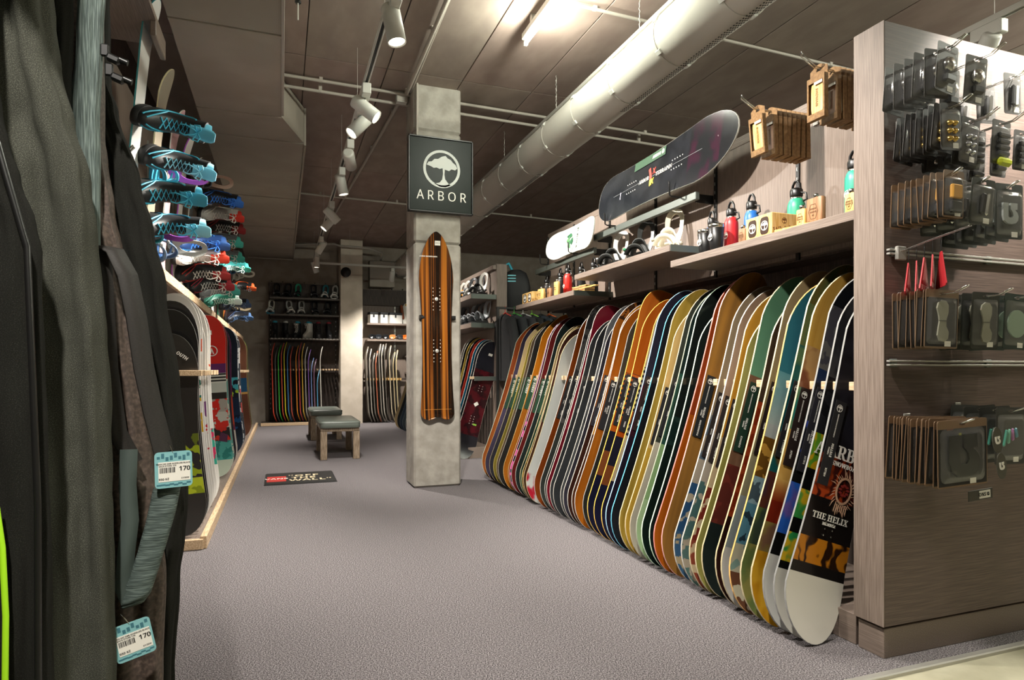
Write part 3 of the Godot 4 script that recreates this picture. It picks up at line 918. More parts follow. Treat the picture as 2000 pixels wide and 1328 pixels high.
		[5.69, 1.56, "#e8bc80", 7, "", "violet-grey snowboard with orange edge, second from the far end", [[1.0, "#4a4258", "#302c3a", "p"]]],
		[5.81, 1.58, mint, 0, "", "russet snowboard with mint edge, very last", [[0.6, "#7c3a1c", "#8a4626", "p"], [1.0, "#8a4a22", "#a05a2c", "w"]], "point"],
	]
	var wide := []
	var narrow := []
	for i in D.size():
		(wide if i < 8 else narrow).append(D[i][6])
	var sheet_w := print_sheet(wide, 200, 1024)
	var sheet_n := print_sheet(narrow, 44, 1024)
	var tilt := deg_to_rad(18.3)
	var stops := [1.83]
	for i in D.size():
		var d: Array = D[i]
		var spec := {}
		if d.size() > 7:
			spec = {"square": {"qn": 3.2, "ln": 0.16}, "point": {"qn": 1.45, "ln": 0.26}}[d[7]]
		elif i < 3:
			spec = {"wn": 0.148, "wt": 0.146, "ln": 0.22, "lt": 0.2}
		var s := board_shape(d[1], spec)
		var jig := R.randf_range(-0.6, 0.6)
		var tl := tilt + deg_to_rad(jig)
		var B := Basis(Vector3.BACK, -tl) * Basis(Vector3.RIGHT, deg_to_rad(-0.6))
		var at := Vector3(1.885 + R.randf_range(-0.008, 0.008), 0.004 - lowest(s.o, tl), -d[0])
		var t := snowboard("%s, %s from the end panel" % [d[5], ordinal(i + 1)], s, deck_material(sheet_w if i < 8 else sheet_n, i if i < 8 else i - 8, wide.size() if i < 8 else narrow.size()), paint(d[2], 0.35), M.black_plastic, at, B, "snowboards in the long aisle rack")
		stops.append(d[0])
		var xs: float = -0.088
		var cy: float = d[1] * 0.53
		match d[3]:
			1: sleeve(t, "#2b2b2d", xs, cy, 0.34, [d[4], 1])
			2: sleeve(t, "#313036", xs, cy, 0.36, [d[4], 1])
			3: sleeve(t, "#2c2220", xs, cy, 0.34, [d[4], 1])
			4: sleeve(t, "#22382c", xs, cy, 0.34, [d[4], 1])
			5: sleeve(t, "#332d2b", xs, cy - 0.05, 0.34, [d[4], 1])
			6: sleeve(t, "#26282a", xs, cy, 0.33, [d[4], 1])
			7: sleeve(t, "#2f4a38", xs, cy, 0.3, [d[4]])
		if i in [4, 13]:
			put("price_tag", box_mesh(Vector3(0.07, 0.045, 0.0008)), M.white_ink, t, Vector3(0.05, d[1] - 0.12, kick(s.o, d[1] - 0.12) + 0.012), Basis(Vector3.RIGHT, 0.3))
			put("lettering", lettering("ARBOR 159", 0.008), M.black_ink, t, Vector3(0.05, d[1] - 0.12, kick(s.o, d[1] - 0.12) + 0.0135), Basis(Vector3.RIGHT, 0.3))
		if i < 2:
			var z := 0.0065
			for p in [[0.0, 0.66], [0.0, 0.285]]:
				for r in [-1.0, 1.0]:
					for c in 3:
						put("insert", insert_mesh(), M.chrome, t, Vector3(p[0] + r * 0.02, d[1] * 0.3 + (c - 1) * 0.025 + (d[1] * 0.38 if p[1] > 0.5 else 0.0), z), Basis(Vector3.RIGHT, PI / 2))
		if i == 0:
			var z := 0.0066
			write(t, "ARBOR", 0.05, M.white_ink, Vector3(0.025, 0.735, z), Basis(), "Droid Serif")
			write(t, "SNOWBOARDS", 0.017, M.white_ink, Vector3(0.025, 0.69, z), Basis(), "Droid Serif")
			write(t, "THE HELIX", 0.024, M.white_ink, Vector3(-0.005, 0.475, z), Basis(), "Droid Serif")
			write(t, "MEMBER", 0.011, M.white_ink, Vector3(-0.005, 0.45, z), Basis(), "Droid Serif")
			write(t, "SYSTEM", 0.012, M.black_ink, Vector3(-0.02, 0.175, z))
			write(t, "DESIGN", 0.008, M.black_ink, Vector3(-0.024, 0.187, z))
			var st := S()
			var Xe := Transform3D(Basis(), Vector3(-0.012, 0.115, z - 0.0004))
			ringplate(st, pts2([-0.026, 0.02, 0.026, 0.02, 0.0, -0.028]), pts2([-0.018, 0.015, 0.018, 0.015, 0.0, -0.018]), 0, 0.0008, Xe)
			ringplate(st, ellipse(0.01, 0.006, 16, Vector2(0, 0.005)), ellipse(0.004, 0.004, 16, Vector2(0, 0.005)), 0, 0.0008, Xe)
			for k in 10:
				var dir := Vector2.from_angle(TAU * k / 10 + 0.3)
				var pr := Vector2(-dir.y, dir.x) * 0.0012
				extrude(st, PackedVector2Array([dir * 0.03 + pr, dir * 0.042 + pr, dir * 0.042 - pr, dir * 0.03 - pr]), 0, 0.0008, Xe)
			put("eye_mark", st, M.black_ink, t)
			# filigree medallion
			var f := S()
			for k in 30:
				var dir := Vector2.from_angle(TAU * k / 30)
				dir.y *= 1.25
				var pr := Vector2(-dir.y, dir.x)
				var far: float = [0.062, 0.072, 0.066, 0.08, 0.058][k % 5]
				extrude(f, PackedVector2Array([dir * 0.044 + pr * 0.0015, dir * far * 0.8 + pr * 0.006, dir * far + pr * 0.012, dir * far * 0.78 + pr * 0.001]), 0, 0.0007, Transform3D(Basis(), Vector3(0.03, 0.59, z)))
			for k in 7:
				extrude(f, PackedVector2Array([Vector2(-0.03 + k * 0.01, -0.05), Vector2(-0.026 + k * 0.01, -0.05), Vector2(-0.03 + k * 0.0105, -0.085 - 0.01 * sin(k * 1.5)), Vector2(-0.034 + k * 0.0105, -0.08)]), 0, 0.0008, Transform3D(Basis(), Vector3(0.03, 0.59, z)))
			ringplate(f, ellipse(0.043, 0.055, 24), ellipse(0.034, 0.046, 24), 0, 0.0007, Transform3D(Basis(), Vector3(0.03, 0.595, z)))
			put("medallion", f, paint("#c9a184", 0.5), t)
			f = S()
			for k in 9:
				var dir := Vector2.from_angle(TAU * k / 9 + 0.2)
				extrude(f, ellipse(0.009, 0.005, 10, dir * 0.02), 0, 0.0007, Transform3D(Basis(), Vector3(0.03, 0.597, z)))
			put("medallion_heart", f, paint("#8c2a24", 0.5), t)
		if i in [1, 2]:
			write(t, "A", 0.05, M.white_ink, Vector3(-0.085, 0.735, 0.0066), Basis(), "Droid Serif")
	# pegs between the boards
	var c := thing("rack_comb", "pale beech peg bar that keeps the aisle snowboards apart", "rack", Vector3(2.5, 0.985, -1.83))
	put("bar", box_mesh(Vector3(0.05, 0.06, 4.0), 0.002), M.laminate_dark, c, Vector3(0.05, 0, -2.02))
	stops.append(5.87)
	var peg := box_mesh(Vector3(0.4, 0.034, 0.034), 0.002)
	for i in stops.size() - 1:
		var a: float = stops[i]
		var b: float = stops[i + 1]
		var nn := int((b - a) / 0.052)
		for k in nn:
			put("peg", peg, M.beech, c, Vector3(-0.205, 0, -(lerpf(a, b, (k + 0.5) / nn) - 1.83)))
		if nn == 0 and b - a > 0.042:
			put("peg", box_mesh(Vector3(0.4, 0.034, 0.022), 0.002), M.beech, c, Vector3(-0.205, 0, -((a + b) / 2 - 1.83)))

func insert_mesh() -> ArrayMesh:
	if not shapes.has("insert"):
		var st := S()
		lathe(st, [[0.0, 0.0], [0.004, 0.0], [0.004, 0.001], [0.0, 0.001]], 10)
		shapes.insert = finish(st)
	return shapes.insert

# ---------------------------------------------------------------- boots and bindings
func boot_shell_ring(y: float) -> Array:
	# [centre x, half length, half width] of the boot at height y
	var K := [[0.028, 0.0, 0.145, 0.047], [0.06, 0.0, 0.147, 0.05], [0.09, -0.012, 0.132, 0.05], [0.12, -0.04, 0.102, 0.049], [0.15, -0.058, 0.08, 0.047], [0.19, -0.064, 0.07, 0.046], [0.24, -0.06, 0.068, 0.049], [0.3, -0.052, 0.072, 0.053]]
	for i in K.size() - 1:
		if y <= K[i + 1][0]:
			var t: float = clampf((y - K[i][0]) / (K[i + 1][0] - K[i][0]), 0, 1)
			return [lerpf(K[i][1], K[i + 1][1], t), lerpf(K[i][2], K[i + 1][2], t), lerpf(K[i][3], K[i + 1][3], t)]
	return [K[-1][1], K[-1][2], K[-1][3]]

func boot_pt(y: float, ang: float, out := 0.0) -> Vector3:
	var r := boot_shell_ring(y)
	var x: float = cos(ang)
	var z: float = sin(ang)
	return Vector3(r[0] + signf(x) * pow(absf(x), 0.8) * (r[1] + out), y, signf(z) * pow(absf(z), 0.8) * (r[2] + out))

func make_boot(label: String, main: String, trim: String, lace: String, tongue: String, at: Vector3, turn: Basis, group: String, fine := true) -> Node3D:
	var t := thing("snowboard_boot", label, "boot", at, turn, group)
	var cache := "boot shell"
	if not shapes.has(cache):
		var st := S()
		var rings := []
		for i in 19:
			var y := 0.028 + i * 0.0151
			var ring := PackedVector3Array()
			for k in 20:
				ring.append(boot_pt(y, TAU * k / 20))
			rings.append(ring)
		loft(st, rings)
		shapes[cache] = finish(st)
		st = S()
		rings = []
		for q in [[0.0, 0.94], [0.006, 1.0], [0.026, 1.03], [0.034, 1.0]]:
			var ring := PackedVector3Array()
			for k in 24:
				var p := boot_pt(0.03, TAU * k / 24, 0.003)
				ring.append(Vector3(p.x * q[1], q[0], p.z * q[1]))
			rings.append(ring)
		loft(st, rings)
		shapes["boot sole"] = finish(st)
		st = S()
		rings = []
		for q in [[0.29, 0.86], [0.315, 0.84], [0.325, 0.78]]:
			var ring := PackedVector3Array()
			for k in 16:
				var p := boot_pt(0.3, TAU * k / 16)
				ring.append(Vector3(-0.052 + (p.x + 0.052) * q[1], q[0] + 0.012 * cos(TAU * k / 16), p.z * q[1]))
			rings.append(ring)
		loft(st, rings)
		shapes["boot liner"] = finish(st)
		st = S()
		var rr := []
		for q in [[0.24, 0.03, 0.01], [0.3, 0.034, 0.012], [0.345, 0.033, 0.02], [0.36, 0.022, 0.022]]:
			var ring := PackedVector3Array()
			for k in 10:
				var an := TAU * k / 10
				ring.append(Vector3(0.012 + q[2] + cos(an) * 0.008, q[0], sin(an) * q[1]))
			rr.append(ring)
		loft(st, rr)
		shapes["boot tongue"] = finish(st)
		st = S()
		var pts := []
		for i in 9:
			pts.append(boot_pt(0.115 + i * 0.02, 0.42 if i % 2 == 0 else -0.42, 0.006))
		tube(st, pts, 0.0042, 6)
		pts = []
		for i in 9:
			pts.append(boot_pt(0.115 + i * 0.02, -0.42 if i % 2 == 0 else 0.42, 0.007))
		tube(st, pts, 0.0042, 6)
		# bow
		var kx := boot_pt(0.275, 0.0, 0.012)
		for s in [-1.0, 1.0]:
			tube(st, [kx, kx + Vector3(0.018, 0.018, 0.02 * s), kx + Vector3(0.026, 0.012, 0.04 * s), kx + Vector3(0.02, -0.012, 0.036 * s), kx], 0.0038, 6)
			tube(st, [kx, kx + Vector3(0.018, -0.012, 0.012 * s), kx + Vector3(0.024, -0.05, 0.025 * s), kx + Vector3(0.02, -0.075, 0.02 * s)], 0.0034, 6)
		shapes["boot laces"] = finish(st)
		for s in 2:
			st = S()
			var sg := 1.0 if s == 0 else -1.0
			pts = []
			for i in 10:
				var f := i / 9.0
				pts.append(boot_pt(0.05 + 0.2 * f, sg * (0.5 + 1.5 * sin(f * PI * 0.8)), 0.002))
			tube(st, pts, 0.0045, 6)
			pts = []
			for i in 8:
				var f := i / 7.0
				pts.append(boot_pt(0.07 + 0.05 * sin(f * PI), sg * (0.25 + 2.4 * f), 0.002))
			tube(st, pts, 0.004, 6)
			shapes["boot trim%d" % s] = finish(st)
		st = S()
		rings = []
		for i in 5:
			var y := 0.045 + i * 0.022
			var ring := PackedVector3Array()
			for k in 9:
				ring.append(boot_pt(y, PI * 0.72 + k * PI * 0.07, 0.006))
			rings.append(ring)
		loft(st, rings, false, false)
		shapes["boot heel"] = finish(st)
	put("shell", shapes[cache], paint(main, 0.5), t)
	put("sole", shapes["boot sole"], M.rubber if main != "#d8d4cc" else paint("#bdb8ae", 0.6), t)
	put("liner", shapes["boot liner"], paint(tongue, 0.7), t)
	if fine:
		put("tongue", shapes["boot tongue"], paint(tongue, 0.6), t)
		put("heel_counter", shapes["boot heel"], paint(trim, 0.35), t)
	put("laces", shapes["boot laces"], paint(lace, 0.7), t)
	if fine:
		for s in 2:
			put("trim_line", shapes["boot trim%d" % s], paint(trim, 0.5), t)
	return t

func make_binding(label: String, basec: String, strap: String, back: String, at: Vector3, turn: Basis, group := "", buckle := "#8a8c8e") -> Node3D:
	# local: toe +x, up +y
	var t := thing("snowboard_binding", label, "binding", at, turn, group)
	if not shapes.has("binding base"):
		var st := S()
		extrude(st, pts2([-0.11, -0.05, -0.09, -0.062, 0.08, -0.055, 0.12, -0.045, 0.125, 0.045, 0.08, 0.055, -0.09, 0.062, -0.11, 0.05]), 0, 0.016, Transform3D(Basis(Vector3.RIGHT, -PI / 2), Vector3.ZERO))
		for s in [-1.0, 1.0]:
			box(st, Vector3(-0.01, 0.028, 0.055 * s), Vector3(0.18, 0.03, 0.01), 0.003)
		tube(st, [Vector3(-0.02, 0.04, 0.058), Vector3(-0.08, 0.065, 0.06), Vector3(-0.12, 0.08, 0.045), Vector3(-0.135, 0.085, 0.0), Vector3(-0.12, 0.08, -0.045), Vector3(-0.08, 0.065, -0.06), Vector3(-0.02, 0.04, -0.058)], 0.009, 8)
		shapes["binding base"] = finish(st)
		st = S()
		var bend := func(p: Vector2) -> float: return 6.0 * p.x * p.x
		var X := Transform3D(Basis(Vector3(0, 0, -1), Vector3(-0.22, 0.975, 0).normalized(), Vector3(0.975, 0.22, 0).normalized()), Vector3(-0.125, 0.06, 0))
		var o := PackedVector2Array()
		var i_ := PackedVector2Array()
		for k in 28:
			var an := TAU * k / 28
			var w := 0.058 + 0.008 * sin(an)
			o.append(Vector2(cos(an) * w, 0.125 + signf(sin(an)) * pow(absf(sin(an)), 0.75) * 0.125))
			i_.append(Vector2(cos(an) * 0.032, 0.145 + sin(an) * 0.072))
		ringplate(st, o, i_, -0.005, 0.005, X, bend)
		shapes["highback"] = finish(st)
		for k in 2:
			st = S()
			var x0: float = -0.035 if k == 0 else 0.085
			var hgt: float = 0.135 if k == 0 else 0.085
			var pts := []
			for i in 11:
				var f := -1.0 + 0.2 * i
				pts.append(Vector3(x0 + 0.03 * (1.0 - f * f) * (1.0 if k == 0 else 0.5), 0.035 + (hgt - 0.035) * (1.0 - pow(absf(f), 2.6)), 0.062 * f))
			band(st, pts, [Vector3(0.85, 0.4 if k == 0 else 0.7, 0)], 0.062 if k == 0 else 0.036, 0.009)
			shapes["strap%d" % k] = finish(st)
	put("baseplate", shapes["binding base"], paint(basec, 0.4), t)
	put("highback", shapes["highback"], paint(back, 0.4), t)
	for k in 2:
		put("strap", shapes["strap%d" % k], paint(strap, 0.45), t)
		put("buckle", box_mesh(Vector3(0.055, 0.014, 0.02), 0.003), paint(buckle, 0.3), t, Vector3(0.0 if k == 0 else 0.09, 0.085 if k == 0 else 0.06, 0.062), turned(0, 0, 20))
	return t

# ---------------------------------------------------------------- concrete column with its sign and board
func build_column() -> void:
	var st := S()
	# chamfered shaft in two lifts with a joint between
	var c := struct("column", box_mesh(Vector3(0.43, 2.18, 0.38), 0.018), M.concrete, Vector3(1.315, 1.09, -5.762))
	put("upper_lift", box_mesh(Vector3(0.428, 1.0, 0.378), 0.018), M.concrete, c, Vector3(0, 1.592, 0))
	put("top_lift", box_mesh(Vector3(0.43, 0.42, 0.38), 0.018), M.concrete, c, Vector3(0, 2.3, 0))
	var t := thing("shop_sign", "dark square sign with a grey tree in a ring on the concrete column", "sign", Vector3(1.33, 2.772, -5.53))
	put("panel", box_mesh(Vector3(0.56, 0.64, 0.05), 0.004), mk("sign_face", "#1c221f", 0.4, 0.0, 0.25), t)
	var fr := S()
	for s in [-1.0, 1.0]:
		box(fr, Vector3(0.286 * s, 0, 0.003), Vector3(0.012, 0.664, 0.062), 0.002)
		box(fr, Vector3(0, 0.326 * s, 0.003), Vector3(0.584, 0.012, 0.062), 0.002)
	put("frame", fr, M.black_plastic, t)
	put("tree_mark", tree_mark(0.335), mk("sign_grey", "#b9bdb8", 0.5), t, Vector3(0.005, 0.055, 0.0255))
	write(t, "A R B O R", 0.078, M.white_ink, Vector3(0.005, -0.185, 0.026), Basis(), "Droid Sans", false)
	for s in [-1.0, 1.0]:
		put("bracket", box_mesh(Vector3(0.03, 0.05, 0.03), 0.002), M.black_metal, t, Vector3(0.12 * s, 0.1, -0.032))
	# the wooden swallowtail board
	var tex := print_sheet([[[1.0, "#83491a", "#140904", "z"]]], 256, 1024)
	var s := board_shape(1.675, {"wn": 0.156, "wt": 0.152, "ww": 0.13, "ln": 0.42, "lt": 0.09, "qn": 1.75, "qt": 3.0, "k": 0.02, "fish": 0.035})
	var b := snowboard("glossy striped rosewood swallowtail snowboard hung on the concrete column", s, deck_material(tex, 0, 1, 0.14), paint("#1d1813", 0.4), M.black_plastic, Vector3(1.306, 0.597, -5.535), Basis(Vector3.BACK, 0.012))
	for cy in [0.62, 1.08]:
		for r in [-1.0, 1.0]:
			for k in 7:
				put("insert", insert_mesh(), M.white_ink, b, Vector3(r * 0.03, cy + (k - 3) * 0.032, 0.0062), Basis(Vector3.RIGHT, PI / 2))
		put("disc_mark", insert_mesh(), M.galvanized, b, Vector3(0, cy, 0.006), Basis(Vector3.RIGHT, PI / 2).scaled(Vector3(4, 4, 1)))
	put("price_tag", box_mesh(Vector3(0.05, 0.04, 0.001)), M.white_ink, b, Vector3(0.012, 1.575, 0.019), Basis(Vector3.RIGHT, 0.1))
	put("lettering", lettering("ARBOR 162", 0.006), M.black_ink, b, Vector3(0.012, 1.575, 0.0205), Basis(Vector3.RIGHT, 0.1))
	put("lettering", lettering("ARBOR SNOWBOARDS", 0.011), M.white_ink, b, Vector3(-0.07, 1.455, 0.0128))
	put("printed_line", box_mesh(Vector3(0.25, 0.002, 0.0006)), paint("#c98a3c", 0.4), b, Vector3(0, 0.1, 0.0063))
	for x in [-1.0, 1.0]:
		var k := thing("wall_clip", "black clip gripping the %s edge of the rosewood board" % ("left" if x < 0 else "right"), "clip", Vector3(1.306 + 0.148 * x, 1.515, -5.55))
		put("arm", box_mesh(Vector3(0.03, 0.035, 0.05), 0.003), M.black_plastic, k)
		put("lip", box_mesh(Vector3(0.03, 0.02, 0.01), 0.003), M.black_plastic, k, Vector3(-0.01 * x, 0, 0.03))

# ---------------------------------------------------------------- the far end of the shop
func build_rear() -> void:
	var edge_tex := paint("#2a2a2c", 0.4)
	# left bay
	var w := thing("panel_display", "dark panelled far display bay beside the pale pillar", "display bay", Vector3(0.42, 0, -13.2))
	put("back_panel", box_mesh(Vector3(1.31, 2.74, 0.06), 0.002), M.laminate_dark, w, Vector3(0, 1.37, 0))
	for k in 7:
		put("top_clip", box_mesh(Vector3(0.02, 0.03, 0.05), 0.002), M.black_metal, w, Vector3(-0.6 + k * 0.2, 2.755, 0.02))
	put("top_lip", box_mesh(Vector3(1.31, 0.012, 0.05)), M.laminate_shelf, w, Vector3(0, 2.745, 0.03))
	for x in [-0.62, 0.6]:
		put("slotted_standard", box_mesh(Vector3(0.014, 2.4, 0.01)), M.black_metal, w, Vector3(x, 1.25, 0.034))
		for k in 24:
			put("slot", box_mesh(Vector3(0.006, 0.03, 0.002)), M.galvanized, w, Vector3(x, 0.3 + k * 0.095, 0.04))
	var p := thing("plinth", "low beech-edged plinth under the far snowboards", "plinth", Vector3(0.36, 0, -12.9))
	put("deck", box_mesh(Vector3(1.45, 0.05, 0.5), 0.002), M.laminate_dark, p, Vector3(0, 0.028, 0.0))
	put("edge_strip", box_mesh(Vector3(1.45, 0.055, 0.03), 0.003), M.beech, p, Vector3(0, 0.03, 0.265))
	for q in [[2.43, "top shelf of the dark far bay"], [2.11, "second shelf of the dark far bay"], [1.65, "third shelf of the dark far bay with six boots"]]:
		var t := thing("shelf", q[1], "shelf", Vector3(0.43, q[0], -13.0))
		put("board", box_mesh(Vector3(1.28, 0.03, 0.34), 0.002), M.laminate_dark, t, Vector3(0, -0.015, 0))
		put("front_strip", box_mesh(Vector3(1.28, 0.032, 0.012), 0.001), paint("#5c544d", 0.5), t, Vector3(0, -0.015, 0.175))
		if q[0] < 2:
			for k in 20:
				put("ticket_slot", box_mesh(Vector3(0.036, 0.012, 0.002)), M.galvanized, t, Vector3(-0.6 + k * 0.063, -0.006, 0.182))
	# toe towards the room
	var face := Basis(Vector3(0, 0, 1), Vector3(0, 1, 0), Vector3(-1, 0, 0))
	var bl := [["#17181a", "#2f9fb8", "#17181a", "#2f9fb8", "black boot with teal cuff, first on the far boot shelf"], ["#17181a", "#d8d4cc", "#2a2a2a", "#d8d4cc", "black boot with a white tongue, second on the far boot shelf"], ["#202224", "#d8d4cc", "#e6e2d8", "#2f9fb8", "black boot with white bars and teal cuff, third on the far boot shelf"], ["#d8d4cc", "#bdb8ae", "#e6e2d8", "#2f9fb8", "white boot with teal cuff on the far boot shelf"], ["#191516", "#3a1c20", "#2a2a2a", "#8a2430", "black boot with wine cuff, fifth on the far boot shelf"], ["#151415", "#3a1c20", "#2a2a2a", "#a02c3c", "black boot with red cuff beside the pillar end"]]
	for k in 6:
		make_boot(bl[k][4], bl[k][0], bl[k][1], bl[k][2], bl[k][3], Vector3(-0.12 + k * 0.2, 1.652, -12.98), face * turned(0, [0, 10, -20, -35, 0, 5][k], 0), "boots on the far boot shelf", false)
	var bd := [[-0.08, 2.43, "#101114", "#131418", "#16181c", "black binding at the dark end of the top far shelf"], [0.1, 2.43, "#101114", "#131418", "#141519", "second black binding on the top far shelf"], [0.3, 2.43, "#141518", "#17191c", "#2aa886", "binding with sea green highback on the top far shelf"], [0.6, 2.43, "#101114", "#15161c", "#181a22", "navy black binding on the top far shelf"], [0.8, 2.43, "#15191c", "#d8d8d4", "#2a7a86", "binding with teal highback on the top far shelf"], [0.98, 2.43, "#e0e0dc", "#e4e4e0", "#d6d6d2", "white binding closest to the pillar, top far shelf"], [-0.2, 2.11, "#2a8aa8", "#e8e6e0", "#e4e0d4", "binding with white highback and blue base, second far shelf"], [0.16, 2.11, "#17181a", "#e4e2dc", "#b9bab8", "first of two black bindings with silver highbacks"], [0.36, 2.11, "#17181a", "#d8d6d0", "#b9bab8", "second of two black bindings with silver highbacks"], [0.62, 2.11, "#101216", "#14161c", "#16181e", "dark blue-black binding on the second far shelf"], [0.85, 2.11, "#131518", "#1a1c20", "#17191d", "black binding with a pale buckle on the second far shelf"]]
	for q in bd:
		make_binding(q[5], q[2], q[3], q[4], Vector3(q[0], q[1] + 0.002, -12.96), face * turned(0, R.randf_range(-15, 15), 0), "bindings in the far bay")
	# boards edge-on in the far bay: [x, length, edge, look]
	var E := [[0.0, 1.5, "#d0452c", "red"], [0.055, 1.42, "#5a5c58", "grey"], [0.11, 1.46, "#39b53a", "bright green"], [0.165, 1.5, "#c4513a", "brick red"], [0.215, 1.52, "#d6cf2c", "yellow"], [0.27, 1.46, "#3b78b0", "blue"], [0.325, 1.44, "#c0503c", "salmon red"], [0.425, 1.46, "#d98420", "orange"], [0.48, 1.51, "#b84444", "crimson"], [0.535, 1.5, "#cfa83c", "mustard"], [0.59, 1.43, "#a8a49a", "silver"], [0.645, 1.38, "#7a56a0", "violet"], [0.695, 1.22, "#6c86b8", "slate blue"], [0.745, 1.2, "#84627a", "plum"], [0.8, 1.0, "#5aa0c4", "sky blue"], [0.865, 1.44, "#d4d0c2", "white"]]
	var side := Basis(Vector3(0, 0, -1), Vector3(0, 1, 0), Vector3(1, 0, 0))
	for q in E:
		var s := board_shape(q[1], {"th": 0.013, "k": 0.06})
		snowboard("snowboard standing edge-on with %s sidewall in the dark far bay" % q[3], s, paint("#1d1d20", 0.35), paint(q[2], 0.4), M.black_plastic, Vector3(-0.14 + q[0], 0.058, -12.84), side * Basis(Vector3.RIGHT, deg_to_rad(-1.5)), "snowboards in the dark far bay")
	var rc := thing("rack_comb", "row of pale pegs across the dark far bay", "rack", Vector3(0.42, 1.05, -13.1))
	put("bar", box_mesh(Vector3(1.25, 0.04, 0.04), 0.002), M.laminate_dark, rc)
	for k in 23:
		put("peg", box_mesh(Vector3(0.03, 0.03, 0.3), 0.002), M.beech, rc, Vector3(-0.588 + k * 0.0545, 0, 0.17))
	# right bay
	var v := thing("panel_display", "lit far display bay between the pale pillar and the column", "display bay", Vector3(2.2, 0, -13.2))
	put("back_panel", box_mesh(Vector3(1.3, 2.7, 0.06), 0.002), M.laminate_upright, v, Vector3(0, 1.35, 0))
	put("valance", box_mesh(Vector3(1.3, 0.32, 0.05), 0.002), M.laminate_dark, v, Vector3(0, 2.52, 0.06))
	for k in 5:
		put("top_clip", box_mesh(Vector3(0.02, 0.03, 0.05), 0.002), M.black_metal, v, Vector3(-0.5 + k * 0.22, 2.71, 0.04))
	put("slotted_standard", box_mesh(Vector3(0.03, 1.2, 0.012)), M.galvanized, v, Vector3(0.0, 1.75, 0.036))
	for k in 14:
		put("slot", box_mesh(Vector3(0.012, 0.03, 0.002)), M.black_metal, v, Vector3(0.0, 1.25 + k * 0.08, 0.043))
	for q in [[1.98, "far shelf with the three white boxes"], [1.655, "far shelf with dark and orange goggles"]]:
		var t := thing("shelf", q[1], "shelf", Vector3(2.15, q[0], -13.0))
		put("board", box_mesh(Vector3(1.1, 0.035, 0.34), 0.002), M.laminate_shelf, t, Vector3(0, -0.0175, 0))
	for k in 3:
		var ww: float = [0.16, 0.15, 0.26][k]
		var t := thing("display_box", ["white display box with black lid nearest the pillar", "middle white display box with black lid", "widest white display box with black lid"][k], "box", Vector3([1.72, 1.92, 2.16][k], 1.982, -12.93), turned(0, 12, 0))
		put("carton", box_mesh(Vector3(ww, 0.19, 0.16), 0.003), paint("#dcdad4", 0.5), t, Vector3(0, 0.095, 0))
		put("lid", box_mesh(Vector3(ww + 0.006, 0.05, 0.166), 0.003), paint("#232426", 0.5), t, Vector3(0, 0.195, 0))
		put("emblem", box_mesh(Vector3(0.035, 0.07, 0.002)), paint("#232426", 0.5), t, Vector3(-ww * 0.05, 0.15, 0.082))
	# protective vest with orange and yellow
	var vest := thing("protector_vest", "white and yellow protector vest with orange trim by the column edge", "vest", Vector3(2.42, 1.982, -12.95))
	var sv := S()
	var vr := []
	for q in [[0.0, 0.09, 0.045], [0.1, 0.11, 0.05], [0.25, 0.12, 0.05], [0.36, 0.1, 0.045], [0.42, 0.05, 0.03]]:
		var ring := PackedVector3Array()
		for pnt in ellipse(q[1], q[2], 16):
			ring.append(Vector3(pnt.x, q[0], pnt.y))
		vr.append(ring)
	loft(sv, vr)
	put("body", sv, paint("#e6e2d8", 0.6), vest)
	put("yoke", box_mesh(Vector3(0.16, 0.09, 0.1), 0.03), paint("#e0b020", 0.6), vest, Vector3(0.03, 0.38, 0.01))
	put("side_panel", box_mesh(Vector3(0.05, 0.3, 0.09), 0.02), paint("#8a4420", 0.6), vest, Vector3(-0.11, 0.24, 0.02), turned(0, 0, 8))
	# goggles and balls of gear on the lower shelf
	var gl := [[1.7, "#17181b", "black goggles at the pillar end of the far goggle shelf"], [1.83, "#22262c", "second black goggles with a pale strap on the far shelf"], [1.98, "#1c1c1e", "third dark goggles on the far shelf"], [2.11, "#c9804a", "copper and white goggles on the far shelf"], [2.26, "#33363a", "charcoal goggles with a white ring on the far shelf"], [2.38, "#e0661c", "bright orange goggles cut off by the column"]]
	for q in gl:
		var t := thing("ski_goggles", q[2], "goggles", Vector3(q[0], 1.657, -12.92), turned(0, R.randf_range(-25, 25), 0), "goggles on the far shelf")
		var s2 := S()
		var rings := []
		for z in [[0.0, 0.8], [0.02, 1.0], [0.05, 0.95], [0.062, 0.75]]:
			var ring := PackedVector3Array()
			for pnt in ellipse(0.07 * z[1], 0.05 * z[1], 18, Vector2.ZERO, 0.7):
				ring.append(Vector3(pnt.x, 0.055 + pnt.y, z[0] - 6.0 * pnt.x * pnt.x))
			rings.append(ring)
		loft(s2, rings)
		put("frame", s2, paint(q[1], 0.3), t)
		s2 = S()
		band(s2, [Vector3(-0.065, 0.055, 0.0), Vector3(-0.06, 0.055, -0.07), Vector3(0, 0.055, -0.1), Vector3(0.06, 0.055, -0.07), Vector3(0.065, 0.055, 0.0)], [Vector3.UP], 0.035, 0.003)
		put("strap", s2, paint("#d8d4cc" if q[0] in [1.83, 2.11, 2.26] else "#202022", 0.7), t)
	var E2 := [[0.0, 1.5, "#8a857a"], [0.06, 1.46, "#b5b0a4"], [0.12, 1.38, "#7a756c"], [0.18, 1.42, "#c46a4a"], [0.25, 1.56, "#a09a8e"], [0.3, 1.55, "#c4beb0"], [0.36, 1.57, "#6c675e"], [0.45, 1.53, "#d8c8a8"], [0.52, 1.4, "#c9b48a"], [0.58, 1.44, "#e0cc9a"]]
	var nm2 := ["taupe", "light grey", "dark taupe", "rust spotted", "stone grey", "off-white", "charcoal", "cream", "straw", "pale yellow"]
